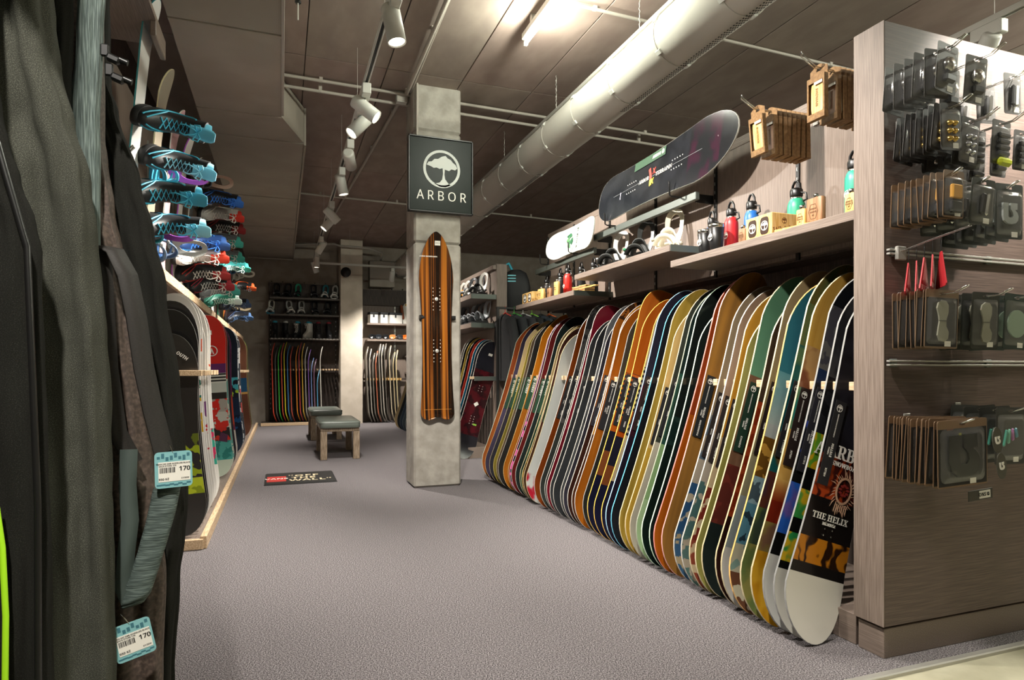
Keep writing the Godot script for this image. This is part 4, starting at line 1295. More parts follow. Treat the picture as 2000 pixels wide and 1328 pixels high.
	for k in E2.size():
		var s := board_shape(E2[k][1], {"th": 0.014, "k": 0.07})
		snowboard("snowboard standing edge-on with %s sidewall in the lit far bay" % nm2[k], s, paint("#34302c", 0.4), paint(E2[k][2], 0.4), paint("#8d877c", 0.5), Vector3(1.62 + E2[k][0], 0.004, -12.8), side * Basis(Vector3.RIGHT, deg_to_rad(-3.0)) * Basis(Vector3.BACK, 0.0), "snowboards in the lit far bay")
	rc = thing("rack_comb", "row of honey coloured pegs across the lit far bay", "rack", Vector3(1.98, 0.86, -13.1))
	put("bar", box_mesh(Vector3(0.9, 0.04, 0.04), 0.002), M.laminate_dark, rc)
	for k in 12:
		put("peg", box_mesh(Vector3(0.03, 0.045, 0.34), 0.002), M.bamboo, rc, Vector3(-0.39 + k * 0.0598, 0, 0.19))
	for k in 3:
		var t := thing("shelf", ["upper small side shelf by the column, holding pale goods", "middle small side shelf by the column", "lowest small side shelf by the column"][k], "shelf", Vector3(2.62, [1.32, 0.98, 0.62][k], -12.98))
		put("board", box_mesh(Vector3(0.44, 0.035, 0.34), 0.002), M.laminate_shelf, t)
		put("goods_tray", box_mesh(Vector3(0.36, 0.05, 0.26), 0.01), paint(["#b9b4aa", "#1f1f20", "#9a7a54"][k], 0.6), t, Vector3(0, 0.045, 0))
	# boxes on the wall over the bay, speaker
	var bx := thing("wall_cabinet", "blank pale cabinet on the far wall above the lit bay", "cabinet", Vector3(1.92, 2.99, -13.15))
	put("case", box_mesh(Vector3(0.5, 0.52, 0.3), 0.006), paint("#a39d92", 0.6), bx)
	put("lid_edge", box_mesh(Vector3(0.51, 0.02, 0.31), 0.004), paint("#8f897e", 0.6), bx, Vector3(0, 0.255, 0))
	var sp := thing("wall_speaker", "black oval speaker on the front of the pale pillar", "speaker", Vector3(1.17, 2.93, -12.62), turned(0, -20, 0))
	var ss := S()
	lathe(ss, [[0.05, -0.05], [0.085, -0.03], [0.1, 0.02], [0.085, 0.04], [0.0, 0.045]], 24, Transform3D(turned(90, 0, 0), Vector3.ZERO))
	put("cone", ss, M.black_plastic, sp)
	put("bracket", box_mesh(Vector3(0.03, 0.03, 0.08), 0.002), M.black_metal, sp, Vector3(0, 0, -0.06))
	var ex := thing("alarm_box", "small red and white alarm box at the far wall by the column", "alarm box", Vector3(2.42, 3.1, -13.2))
	put("case", box_mesh(Vector3(0.1, 0.16, 0.08), 0.01), paint("#c43a22", 0.4), ex)
	put("label_plate", box_mesh(Vector3(0.08, 0.08, 0.01)), M.white_ink, ex, Vector3(0, -0.12, 0.03))
	# snowboards along the second gondola
	var G := [["#ded8cc", [[0.25, "#1a1a1e", "#22222a", "p"], [0.8, "#4a1018", "#2a0c12", "t"], [1.0, "#1a181c", "#222026", "p"]], "black snowboard with a glowing wine red centre"], ["#e8e4da", [[1.0, "#1c2226", "#252c30", "p"]], "black snowboard with white edge behind the wine red one"], ["#e8e4da", [[1.0, "#17506a", "#1c5c78", "p"]], "dark cyan snowboard peeping out behind the column"], ["#c0402c", [[0.5, "#b03024", "#9c261c", "p"], [1.0, "#7c1c18", "#8c2018", "p"]], "red snowboard peeping out behind the column"], ["#d8d0c4", [[1.0, "#1d1d20", "#26262a", "p"]], "black snowboard beyond the red one"], ["#e0c060", [[1.0, "#d0b454", "#bca048", "p"]], "yellow edged snowboard beyond the red one"], ["#e8e4da", [[1.0, "#202024", "#2a2a2e", "p"]], "black and white snowboard hard against the column"], ["#e8e4da", [[1.0, "#cfcac0", "#bdb8ae", "p"]], "pale snowboard half hidden by the column"]]
	var tl := deg_to_rad(16.5)
	var cols := []
	for q in G:
		cols.append(q[1])
	var gt := print_sheet(cols, 96, 512)
	for k in G.size():
		var s := board_shape(1.43 if k < 1 else 1.44 + 0.012 * k, {"qn": 2.4})
		var t := snowboard(G[k][2] , s, deck_material(gt, k, G.size()), paint(G[k][0], 0.35), M.black_plastic, Vector3(1.985, 0.004 - lowest(s.o, tl), -7.24 - k * 0.11), Basis(Vector3.BACK, -tl), "snowboards leaning on the second gondola")
		if k == 0:
			for r in 14:
				put("insert", insert_mesh(), M.white_ink, t, Vector3((r % 2) * 0.04 - 0.02, 0.42 + int(r / 2) * 0.03 + (0.28 if r > 7 else 0.0), 0.0062), Basis(Vector3.RIGHT, PI / 2))
			put("printed_mark", box_mesh(Vector3(0.05, 0.04, 0.0008)), M.white_ink, t, Vector3(0, 0.66, 0.0062), turned(0, 0, 45))
			put("printed_mark", box_mesh(Vector3(0.045, 0.02, 0.0008)), paint("#7fae3a", 0.5), t, Vector3(0.05, 0.42, 0.0062))
			put("price_tag", box_mesh(Vector3(0.05, 0.03, 0.001)), M.white_ink, t, Vector3(0.0, 1.27, kick(s.o, 1.27) + 0.012), Basis(Vector3.RIGHT, 0.35))
	var G2 := [["#c9b28a", "#b59c72", "tan"], ["#4a4c50", "#2c2e30", "charcoal"], ["#586270", "#3a4450", "steel blue"], ["#7a8288", "#454c52", "blue grey"], ["#e0e0dc", "#33363a", "white"], ["#6a6c6c", "#1c1d1f", "black"], ["#9a8a80", "#3c2c26", "brown"], ["#8a8a86", "#202022", "soot black"]]
	for k in G2.size():
		var s := board_shape(1.5, {})
		snowboard("snowboard with %s edge just behind the concrete column" % G2[k][2], s, paint(G2[k][1], 0.25), paint(G2[k][0], 0.35), M.black_plastic, Vector3(1.975, 0.004 - lowest(s.o, tl), -11.3 + k * 0.26), Basis(Vector3.BACK, -tl), "snowboards leaning on the second gondola")
	# bindings on the second gondola: heel against the back, toe to the aisle
	var toe := Basis(Vector3(-1, 0, 0), Vector3(0, 1, 0), Vector3(0, 0, -1))
	var up := [["#1a1a1c", "#26282a", "#e6e4de", "white highback"], ["#17181a", "#d8d6d0", "#2c2e30", "white straps"], ["#26282a", "#8a8c8e", "#3a3c3e", "grey straps"], ["#1a1a1c", "#d8922c", "#d0ccc4", "amber straps"], ["#202224", "#5a5c5e", "#b9b4a8", "beige highback"], ["#17181a", "#c8c4bc", "#1c1c1e", "pale straps"]]
	for k in 6:
		make_binding("binding with %s, %s on the upper shelf of the second gondola" % [up[k][3], ordinal(k + 1)], up[k][0], up[k][1], up[k][2], Vector3(2.22 + 0.02 * (k % 2), 1.942, -7.32 - k * 0.24), toe * turned(0, R.randf_range(20, 55), 0), "bindings on the second gondola")
	for k in 9:
		make_binding("grey binding, %s on the lower shelf of the second gondola" % ordinal(k + 1), "#2a2c2e", ["#6c7074", "#4a4e52", "#84888a"][k % 3], ["#9aa0a4", "#5c6064", "#3c4044"][k % 3], Vector3(2.22, 1.602, -7.3 - k * 0.19), toe * turned(0, R.randf_range(20, 55), 0), "bindings on the second gondola", "#b0b4b6")

# ---------------------------------------------------------------- boot wall on the left
func build_left_wall() -> void:
	var w := thing("panel_display", "long dark wall display that carries skis, boots and the plinth", "display wall", Vector3(-1.05, 0, -8.3))
	for k in 7:
		put("back_panel", box_mesh(Vector3(0.06, 3.05, 1.243), 0.002), M.laminate_upright, w, Vector3(0, 1.53, 4.35 - k * 1.25))
		put("slotted_standard", box_mesh(Vector3(0.012, 2.6, 0.02)), M.galvanized, w, Vector3(0.034, 1.6, 4.35 + 0.625 - k * 1.25))
	var ledge := thing("ledge", "beech-faced ledge that the upper skis stand on", "ledge", Vector3(-0.65, 1.645, -4.0))
	put("face", box_mesh(Vector3(0.025, 0.062, 8.4), 0.002), M.beech, ledge, Vector3(-0.0125, -0.031, -4.2))
	put("deck", box_mesh(Vector3(0.34, 0.03, 8.4), 0.002), M.laminate_shelf, ledge, Vector3(-0.2, -0.02, -4.2))
	var p := thing("plinth", "long low plinth with a beech edge under the left snowboards", "plinth", Vector3(-0.43, 0, -4.11))
	put("edge_strip", box_mesh(Vector3(0.035, 0.075, 8.5), 0.003), M.beech, p, Vector3(0.0, 0.0385, -4.25))
	put("end_strip", box_mesh(Vector3(0.6, 0.06, 0.03), 0.003), M.beech, p, Vector3(-0.3, 0.031, 0.0))
	put("deck", box_mesh(Vector3(0.58, 0.04, 8.5), 0.002), M.laminate_shelf, p, Vector3(-0.305, 0.03, -4.25))
	var c := thing("rack_comb", "beech peg bar between the left snowboards", "rack", Vector3(-0.7, 1.03, -4.15))
	put("bar", box_mesh(Vector3(0.04, 0.05, 6.6), 0.002), M.laminate_dark, c, Vector3(-0.1, 0, -3.3))
	# shelf bracket at the top that hooks the first ski board
	var s1 := thing("shelf", "grey-brown overhead shelf with a hook end, above the first display board", "shelf", Vector3(-0.82, 2.96, -3.95))
	put("board", box_mesh(Vector3(0.36, 0.03, 0.5), 0.002), M.laminate_shelf, s1)
	put("hook_end", box_mesh(Vector3(0.03, 0.09, 0.3), 0.004), M.laminate_shelf, s1, Vector3(0.165, -0.05, -0.1))
	var s2 := thing("peg_hook", "pair of steel prongs on the wall beside the first display board", "hook", Vector3(-0.95, 2.2, -3.85))
	for k in 2:
		var st := S()
		tube(st, [Vector3(-0.06, 0, k * 0.03), Vector3(0.2, 0.01, k * 0.03), Vector3(0.215, 0.03, k * 0.03)], 0.006, 8)
		put("prong", st, M.chrome, s2)
	# lower boards, topsheets towards the room
	# [z, length, edge, look, bands, x]
	var ivory := "#e6e2d8"
	var D := [
		[4.26, 1.21, "#5c5a57", "shortest charcoal snowboard with lime print, front of the left rack", [[0.5, "#2a2725", "#312e2c", "p"], [0.56, "#2a2725", "#5a6420", "c"], [0.72, "#2c2927", "#8a9a20", "c"], [0.8, "#aab82a", "#7f8e1c", "c"], [1.0, "#2a2826", "#33302e", "p"]]],
		[4.33, 1.36, "#8a8884", "black snowboard with silver edge, second in the left rack", [[1.0, "#1a1918", "#211f1e", "p"]]],
		[4.4, 1.42, "#9a9894", "black snowboard with a white price sticker, third in the left rack", [[1.0, "#232120", "#2a2826", "p"]]],
		[4.52, 1.47, "#e2dfd8", "white snowboard with yellow and teal splashes, fourth in the left rack", [[0.35, "#d2cfc8", "#dcd9d2", "p"], [0.45, "#2c7a6a", "#d8d4cc", "c"], [0.6, "#c8a02a", "#d8d4cc", "c"], [1.0, "#cfccc6", "#dad7d0", "p"]]],
		[4.62, 1.49, "#e8e5de", "white snowboard with an orange patch, fifth in the left rack", [[0.2, "#d2cfc8", "#dcd9d2", "p"], [0.27, "#d8502a", "#dcd9d2", "c"], [1.0, "#cfccc6", "#dad7d0", "p"]]],
		[4.76, 1.4, "#e8e5de", "white snowboard with purple and red marks, sixth in the left rack", [[0.42, "#d2cfc8", "#dcd9d2", "p"], [0.56, "#7a4a7a", "#dcd9d2", "c"], [0.7, "#c43a40", "#d4d0c8", "c"], [1.0, "#cfccc6", "#dad7d0", "p"]]],
		[4.92, 1.48, "#eeebe4", "plain white snowboard, seventh in the left rack", [[1.0, "#d6d3cc", "#dedbd4", "p"]]],
		[5.12, 1.47, "#f0ede6", "white snowboard with teal and red splashes, eighth in the left rack", [[0.3, "#dcd9d2", "#e2dfd8", "p"], [0.34, "#d0452c", "#e0ddd6", "c"], [0.62, "#dcd9d2", "#e2dfd8", "p"], [0.8, "#3aa08a", "#c43a60", "c"], [1.0, "#dcd9d2", "#e2dfd8", "p"]]],
		[6.5, 1.5, "#d8d4cc", "snowboard with red nose and teal geometric tail in the left rack", [[0.3, "#c8281f", "#d0302a", "p"], [0.36, "#5a2a5c", "#66306a", "p"], [0.42, "#d4d6ce", "#2a2a2a", "s"], [0.48, "#c4cac2", "#b9c0b8", "p"], [0.52, "#2a2725", "#33302e", "p"], [0.6, "#a09c94", "#c8281f", "c"], [0.7, "#b9bab2", "#c43028", "c"], [0.78, "#2c2c2c", "#b83028", "c"], [0.9, "#4a9c94", "#2f7a74", "c"], [1.0, "#aebfae", "#c4ccbc", "p"]]],
		[6.68, 1.5, "#d8d4cc", "snowboard just behind the red-nosed one", [[0.4, "#b8281f", "#a02018", "p"], [1.0, "#5aa098", "#c4ccbc", "c"]]],
		[6.95, 1.46, "#3a383c", "dark snowboard with a black edge behind the red-nosed pair", [[1.0, "#2a282c", "#343238", "p"]]],
		[7.15, 1.46, "#8a3a3c", "purple snowboard with an orange-red edge in the left rack", [[0.5, "#4a2048", "#5c2a58", "t"], [0.75, "#c0452c", "#6a2a50", "t"], [1.0, "#d8d4cc", "#c8c4bc", "p"]]],
		[8.2, 1.5, "#d4d6d8", "navy snowboard with cyan and lime marks in the left rack", [[0.4, "#1b2230", "#232b3a", "p"], [0.5, "#4ab4c8", "#1b2230", "c"], [0.56, "#a8d03a", "#1f2634", "c"], [0.7, "#1a2438", "#20304c", "p"], [0.82, "#1d4a7a", "#1a2438", "c"], [1.0, "#1b2230", "#222a38", "p"]]],
		[8.42, 1.5, "#d4d6d8", "second navy snowboard with thin white edge in the left rack", [[1.0, "#1e2430", "#b9bec4", "c"]]],
		[8.66, 1.5, "#b0b4ba", "third navy snowboard with white and red marks in the left rack", [[0.5, "#202834", "#d8d4cc", "c"], [0.7, "#c43a2c", "#202834", "c"], [1.0, "#202834", "#2a323e", "p"]]],
		[10.2, 1.5, "#c9b08a", "brown snowboard with a blue band, last but one in the left rack", [[0.42, "#6a4434", "#744c3a", "p"], [0.56, "#24557c", "#1f4c70", "p"], [0.58, "#d0a45a", "#c49a50", "p"], [1.0, "#6a4434", "#5c3a2c", "p"]]],
		[10.5, 1.49, "#b9d03a", "snowboard with lime edge, last in the left rack", [[1.0, "#5a4434", "#66503e", "p"]]],
	]
	var cols := []
	for d in D:
		cols.append(d[4])
	var tex := print_sheet(cols, 96, 1024)
	var tl := deg_to_rad(3.5)
	for k in D.size():
		var s := board_shape(D[k][1], {"qn": 2.3, "qt": 2.3, "k": 0.045})
		var B := Basis(Vector3.BACK, tl) * Basis(Vector3.RIGHT, deg_to_rad(-1.0))
		var t := snowboard(D[k][3], s, deck_material(tex, k, D.size()), paint(D[k][2], 0.35), M.black_plastic, Vector3(-0.56, 0.056, -D[k][0]), B, "snowboards in the left rack")
		if k in [1, 2, 8]:
			put("price_tag", box_mesh(Vector3(0.06, 0.04, 0.001)), M.white_ink, t, Vector3(-0.03 if k < 3 else 0.0, D[k][1] - 0.16, kick(s.o, D[k][1] - 0.16) + 0.01), Basis(Vector3.RIGHT, 0.15))
		if k == 8:
			var st := S()
			ringplate(st, ellipse(0.05, 0.05, 24), ellipse(0.042, 0.042, 24), 0, 0.001, Transform3D(Basis(), Vector3(0.02, 1.17, 0.007)))
			extrude(st, pts2([-0.02, -0.03, 0.0, 0.03, 0.02, -0.03, 0.008, -0.03, 0.0, 0.0, -0.008, -0.03]), 0, 0.001, Transform3D(Basis(), Vector3(0.02, 1.17, 0.007)))
			put("printed_mark", st, M.white_ink, t)
			st = S()
			extrude(st, pts2([0.0, 0.05, 0.06, 0.02, 0.05, -0.05, -0.02, -0.03]), 0, 0.001, Transform3D(Basis(), Vector3(0.05, 0.36, 0.0062)))
			put("printed_mark", st, paint("#4a2040", 0.4), t)
		if k == 0:
			write(t, "YOUTH", 0.02, M.white_ink, Vector3(0.06, D[0][1] - 0.13, 0.03), turned(-15, 0, -40))
	var z := 4.22
	var idx := 0
	while z < 10.7:
		var blocked := false
		for d in D:
			if absf(d[0] - z) < 0.028:
				blocked = true
		if not blocked and (z < 5.3 or (z > 8.85 and z < 10.1)):
			put("peg", box_mesh(Vector3(0.34, 0.034, 0.03), 0.002), M.beech, c, Vector3(0.08, 0, -(z - 4.15)))
			idx += 1
		z += 0.058
	# upper boards and skis, leaning out over the aisle: [z, length, edge, deck, label, wide]
	var U := [
		[4.05, 1.5, "#4aa0a8", "#d8d6d2", "white display board with a teal edge, nearest on the boot wall", 0.11],
		[4.62, 1.36, "#e6d8b0", "#8f8574", "khaki display board with a cream edge, second on the boot wall", 0.11],
		[5.15, 1.3, "#e8e4da", "#c9a0a4", "rose and white display board, third on the boot wall", 0.1],
		[5.7, 1.32, "#a24cb0", "#e0dcd4", "white display board with a magenta edge, fourth on the boot wall", 0.1],
		[6.25, 1.3, "#d8d4cc", "#1c1c1f", "black display board with a pale edge, fifth on the boot wall", 0.1],
		[6.8, 1.32, "#c8e03a", "#202022", "black display board with lime edge, sixth on the boot wall", 0.1],
		[7.4, 1.3, "#e8e4da", "#b9b4ac", "light grey display board, seventh on the boot wall", 0.1],
		[8.0, 1.3, "#d0452c", "#7c2a20", "red display board, eighth on the boot wall", 0.1],
		[8.7, 1.3, "#e8e4da", "#d8d4cc", "white display board, ninth on the boot wall", 0.1],
		[9.5, 1.3, "#3ab08a", "#c9d8cc", "pale green display board, tenth on the boot wall", 0.1],
		[10.4, 1.3, "#e8a03a", "#b04a2a", "orange display board, eleventh on the boot wall", 0.1],
		[11.4, 1.3, "#e8e4da", "#3a3a40", "slate display board, last on the boot wall", 0.1],
	]
	var out := Basis(Vector3(0, 0, -1), Vector3(0, 1, 0), Vector3(1, 0, 0))
	for q in U:
		var s := board_shape(q[1], {"wn": q[5] + 0.012, "wt": q[5] + 0.008, "ww": q[5] - 0.008, "k": 0.05, "ln": 0.2})
		snowboard(q[4], s, paint(q[3], 0.25), paint(q[2], 0.35), paint("#b9b4ac", 0.4), Vector3(-0.83, 1.642, -q[0]), Basis(Vector3.BACK, -0.09) * out, "display boards on the boot wall")
	# boots and bindings on those boards. sole to the board, cuff to the aisle
	var away := Basis(Vector3(0, 0, 1), Vector3(1, 0, 0), Vector3(0, 1, 0))
	var Bt := [
		[2.47, 4.05, "#131416", "#2fa6c4", "#49b8d8", "#6cc4e0", "upper black boot with sky blue laces, nearest on the boot wall", 12.0],
		[2.33, 4.3, "#131416", "#2fa6c4", "#8fd0e4", "#7cc8e2", "second black boot with sky blue trim behind the nearest one", 14.0],
		[2.02, 3.95, "#131416", "#2fa6c4", "#49b8d8", "#4aaed0", "lower black boot with sky blue laces, nearest on the boot wall", 3.0],
		[1.9, 4.25, "#131416", "#3a9cc0", "#49b8d8", "#8fd0e4", "lowest black and blue boot under the sky blue pair", 2.0],
		[2.66, 6.5, "#15171c", "#2a68c0", "#2f78d8", "#2f6cc4", "black boot with royal blue laces, high on the boot wall", 8.0],
		[2.56, 6.75, "#b9b6b0", "#d8d4cc", "#dedad2", "#d0301f", "light grey boot with a red tongue on the boot wall", 5.0],
		[2.52, 7.1, "#151314", "#a02420", "#dcd8d0", "#8a1c20", "black boot with white laces and red cuff on the boot wall", 6.0],
		[2.34, 6.95, "#57585a", "#8a8c8e", "#b0aea8", "#3aa090", "grey boot with teal lining, upper of two on the boot wall", 4.0],
		[2.25, 7.35, "#6a6c6e", "#8a3a44", "#b9b6b0", "#3aa090", "grey boot with teal lining, lower of two on the boot wall", 3.0],
		[2.05, 5.55, "#1b3a6c", "#2f7cc8", "#2f78d8", "#1d4a86", "blue boot with thick blue laces on the boot wall", 2.0],
		[1.95, 5.6, "#e0ddd6", "#c8c4bc", "#e8e4dc", "#d83a22", "white boot with a red cuff on the boot wall", 1.0],
		[2.32, 8.6, "#2a7a78", "#46b0a0", "#d8ece4", "#2f9a8a", "teal boot with white laces on the boot wall", 2.0],
		[1.85, 5.85, "#141314", "#a02a20", "#e0dcd4", "#8a1c1c", "black boot with red heel and white laces, low on the boot wall", 1.0],
		[1.82, 6.4, "#171516", "#8a2430", "#c8c4bc", "#a02430", "black boot with a wine red cuff, low on the boot wall", 0.0],
		[2.3, 10.42, "#17181a", "#e05a20", "#3a3a3a", "#e05a20", "black boot with orange trim far down the boot wall", 2.0],
		[1.86, 7.15, "#8a8c8e", "#b0b2b2", "#c8c6c0", "#4ab0a4", "silver grey boot with teal cuff, low on the boot wall", 0.0],
		[1.8, 7.55, "#2f8a74", "#46b094", "#d8ece0", "#e0ece6", "sea green boot with white laces, low on the boot wall", 0.0],
		[1.95, 9.53, "#171a22", "#2c4468", "#5a6c88", "#2c4468", "navy boot, upper of the far pair on the boot wall", 0.0],
		[1.84, 10.43, "#14171e", "#2c4468", "#4a6c98", "#3a5c88", "navy boot, lower of the far pair on the boot wall", 0.0],
	]
	for q in Bt:
		make_boot(q[6], q[2], q[3], q[4], q[5], Vector3(-0.8 + 0.09 * (q[0] - 1.65) - 0.022, q[0], -q[1] + 0.03), Basis(Vector3.BACK, deg_to_rad(-q[7])) * away * turned(0, 25, 0).scaled(Vector3.ONE * 1.12), "boots on the boot wall")
	var Bn := [
		[2.3, 4.55, "#2a8ca8", "#3aa0b8", "#9a4cb0", "teal binding with a purple highback, upper on the boot wall"],
		[1.86, 4.25, "#8a3c9c", "#3aa8b8", "#9a4cb0", "purple and teal binding, lower on the boot wall"],
		[2.72, 6.2, "#2a2a2c", "#5a5c60", "#a08474", "black binding with a copper grey highback on the boot wall"],
		[1.86, 4.8, "#1f4a78", "#4a6078", "#8a8a86", "dark blue binding with a grey highback on the boot wall"],
		[2.62, 11.4, "#d0ccc2", "#e0dcd2", "#ded8c8", "white binding at the far end of the boot wall"],
		[2.05, 11.3, "#1c2430", "#2a3444", "#c8b48c", "navy binding with a sand highback at the far end of the boot wall"],
		[2.45, 9.7, "#1f2a36", "#3a5a78", "#6a8aa8", "slate blue binding far down the boot wall"],
	]
	for q in Bn:
		make_binding(q[5], q[2], q[3], q[4], Vector3(-0.8 + 0.09 * (q[0] - 1.65) - 0.022, q[0], -q[1]), Basis(Vector3.BACK, deg_to_rad(-6.0)) * away * turned(0, 25, 0), "bindings on the boot wall")

# ---------------------------------------------------------------- goods on the long gondola's shelves
const AISLE := Basis(Vector3(0, 0, 1), Vector3(0, 1, 0), Vector3(-1, 0, 0))
const TOE := Basis(Vector3(-1, 0, 0), Vector3(0, 1, 0), Vector3(0, 0, -1))

func bottle(label: String, color: String, at: Vector3, r := 0.034, h := 0.18, mark := true, turn := 0.0) -> void:
	var t := thing("water_bottle", label, "bottle", at, turned(0, turn, 0), "steel water bottles")
	var st := S()
	lathe(st, [[0.0, 0.0], [r * 0.92, 0.0], [r, 0.006], [r, h * 0.72], [r * 0.97, h * 0.8], [r * 0.8, h * 0.89], [r * 0.66, h * 0.93], [0.0, h * 0.93]], 28)
	put("body", st, paint(color, 0.4), t)
	st = S()
	lathe(st, [[r * 0.64, h * 0.925], [r * 0.64, h * 0.99], [r * 0.6, h * 0.99]], 24)
	put("neck_ring", st, M.chrome, t)
	st = S()
	lathe(st, [[0.0, h * 0.985], [r * 0.7, h * 0.985], [r * 0.72, h * 1.0], [r * 0.72, h * 1.12], [r * 0.6, h * 1.16], [0.0, h * 1.16]], 24)
	put("lid", st, M.black_plastic, t)
	st = S()
	var y := h * 1.14
	tube(st, [Vector3(0, y, -r * 0.6), Vector3(0, y + 0.022, -r * 0.55), Vector3(0, y + 0.04, -r * 0.2), Vector3(0, y + 0.04, r * 0.2), Vector3(0, y + 0.022, r * 0.55), Vector3(0, y, r * 0.6)], 0.006, 8)
	put("carry_loop", st, M.black_plastic, t)
	st = S()
	tube(st, [Vector3(0, h * 1.05, r * 0.68), Vector3(0.01, h * 1.02, r * 1.2), Vector3(0.012, h * 0.88, r * 1.3), Vector3(0.0, h * 0.84, r * 0.98)], 0.005, 6)
	put("tether", st, M.black_plastic, t)
	if mark:
		put("tree_mark", tree_mark(r * 0.95), M.white_ink, t, Vector3(-r - 0.0004, h * 0.45, 0), AISLE)

func tumbler(label: String, at: Vector3) -> void:
	var t := thing("tumbler", label, "tumbler", at, Basis(), "black tumblers")
	var st := S()
	lathe(st, [[0.0, 0.0], [0.029, 0.0], [0.031, 0.004], [0.041, 0.118], [0.039, 0.12]], 28)
	put("cup", st, M.black_plastic, t)
	st = S()
	lathe(st, [[0.0405, 0.117], [0.0422, 0.118], [0.0428, 0.136], [0.04, 0.138], [0.038, 0.13], [0.0, 0.13]], 28)
	put("steel_rim", st, M.chrome, t)
	put("tree_mark", tree_mark(0.036), M.white_ink, t, Vector3(-0.0385, 0.07, 0), AISLE * turned(-4, 0, 0))

func flask(label: String, wood: Material, at: Vector3, w: float, h: float, d: float, turn := 0.0) -> void:
	var t := thing("hip_flask", label, "flask", at, turned(0, turn, 0), "wood clad hip flasks")
	var st := S()
	var rings := []
	for q in [[0.0, 0.96], [0.003, 1.0], [h - 0.004, 1.0], [h, 0.95]]:
		var ring := PackedVector3Array()
		for p in ellipse(d / 2 * q[1], w / 2 * q[1], 24, Vector2.ZERO, 0.55):
			ring.append(Vector3(p.x, q[0], p.y))
		rings.append(ring)
	loft(st, rings)
	put("body", st, wood, t)
	st = S()
	lathe(st, [[0.0, h], [0.008, h], [0.009, h + 0.004], [0.011, h + 0.008], [0.011, h + 0.018], [0.0, h + 0.02]], 16)
	put("cap", st, M.chrome, t)
	st = S()
	ringplate(st, ellipse(w * 0.3, h * 0.32, 6), ellipse(w * 0.275, h * 0.295, 6), 0, 0.0006, Transform3D(AISLE, Vector3(-d / 2 - 0.0004, h * 0.5, 0)))
	put("engraved_frame", st, paint("#6b4a2c", 0.6), t)
	for k in 3:
		put("engraving", lettering(["ARBOR", "VENICE", "95"][k], 0.007), paint("#6b4a2c", 0.6), t, Vector3(-d / 2 - 0.0006, h * (0.6 - k * 0.12), 0), AISLE)

func glass_box(label: String, at: Vector3, L: float, h: float, d: float) -> void:
	# wooden gift box; at = near front bottom corner, runs away along -z
	var t := thing("gift_box", label, "box", at)
	put("carton", box_mesh(Vector3(d, h, L), 0.003), M.bamboo, t, Vector3(d / 2, h / 2, -L / 2))
	for k in 2:
		var z := -L * (0.27 + 0.46 * k)
		var st := S()
		extrude(st, ellipse(L * 0.16, h * 0.38, 24, Vector2.ZERO, 0.5), 0.0, 0.0006)
		put("window", st, paint("#3a2a20", 0.25), t, Vector3(-0.0004, h * 0.5, z), AISLE)
		put("tree_mark", tree_mark(L * 0.26), M.white_ink, t, Vector3(-0.0012, h * 0.5, z), AISLE)
	put("lettering", lettering("Whiskey", h * 0.26, 0.0008, "Droid Serif", false), paint("#7a4a20", 0.6), t, Vector3(d * 0.5, h * 0.3, 0.0004), turned(0, 0, 8))
	put("tree_mark", tree_mark(h * 0.26), paint("#7a4a20", 0.6), t, Vector3(d * 0.42, h * 0.68, 0.0004))

func phone_pack(label: String, case_color: Material, at: Vector3, tilt: float) -> void:
	# boxed phone case on a hook, window to the aisle; at = hole of the tab
	var t := thing("phone_case_pack", label, "phone case", at, turned(0, 0, tilt), "boxed wooden phone cases on hooks")
	var w := 0.088
	var h := 0.172
	var top := -0.03
	var fr := S()
	ringplate(fr, pts2([-w / 2, top, w / 2, top, w / 2, top - h, -w / 2, top - h]), pts2([-w / 2 + 0.008, top - 0.022, w / 2 - 0.008, top - 0.022, w / 2 - 0.008, top - h + 0.026, -w / 2 + 0.008, top - h + 0.026]), 0, 0.002, Transform3D(AISLE, Vector3(-0.009, 0, 0)))
	put("front_frame", fr, M.kraft, t)
	var sides := S()
	for q in [[-w / 2, 0.0], [w / 2, 0.0]]:
		box(sides, Vector3(0, top - h / 2, q[0]), Vector3(0.018, h, 0.0015))
	box(sides, Vector3(0, top, 0), Vector3(0.018, 0.0015, w))
	box(sides, Vector3(0, top - h, 0), Vector3(0.018, 0.0015, w))
	box(sides, Vector3(0.009, top - h / 2, 0), Vector3(0.0015, h, w))
	put("carton", sides, M.kraft, t)
	var tab := S()
	ringplate(tab, pts2([-w / 2, top, -w / 2, 0.004, -0.012, 0.02, 0.0, 0.022, 0.012, 0.02, w / 2, 0.004, w / 2, top, 0, top]), pts2([-0.012, -0.006, -0.012, 0.0, -0.006, 0.006, 0.0, 0.008, 0.006, 0.006, 0.012, 0.0, 0.012, -0.006, 0, -0.006]), 0, 0.0012, Transform3D(AISLE, Vector3(0.008, 0, 0)))
	put("hang_tab", tab, M.kraft, t)
	var cs := S()
	extrude(cs, ellipse(0.03, 0.066, 28, Vector2.ZERO, 0.4), -0.004, 0.003, Transform3D(AISLE, Vector3(0, top - h / 2 + 0.002, 0)))
	put("case", cs, case_color, t)
	put("price_sticker", box_mesh(Vector3(0.0008, 0.026, 0.04), 0), M.white_ink, t, Vector3(-0.0098, top - 0.02, 0.012))
	put("lettering", lettering("ARBOR", 0.01), paint("#6b4a2c", 0.6), t, Vector3(-0.0095, top - h + 0.013, 0), AISLE)
	put("lettering", lettering("SHOMAN", 0.012), paint("#8a6a3a", 0.6), t, Vector3(-0.0046, top - h * 0.48, 0), AISLE * Basis(Vector3.BACK, -PI / 2))

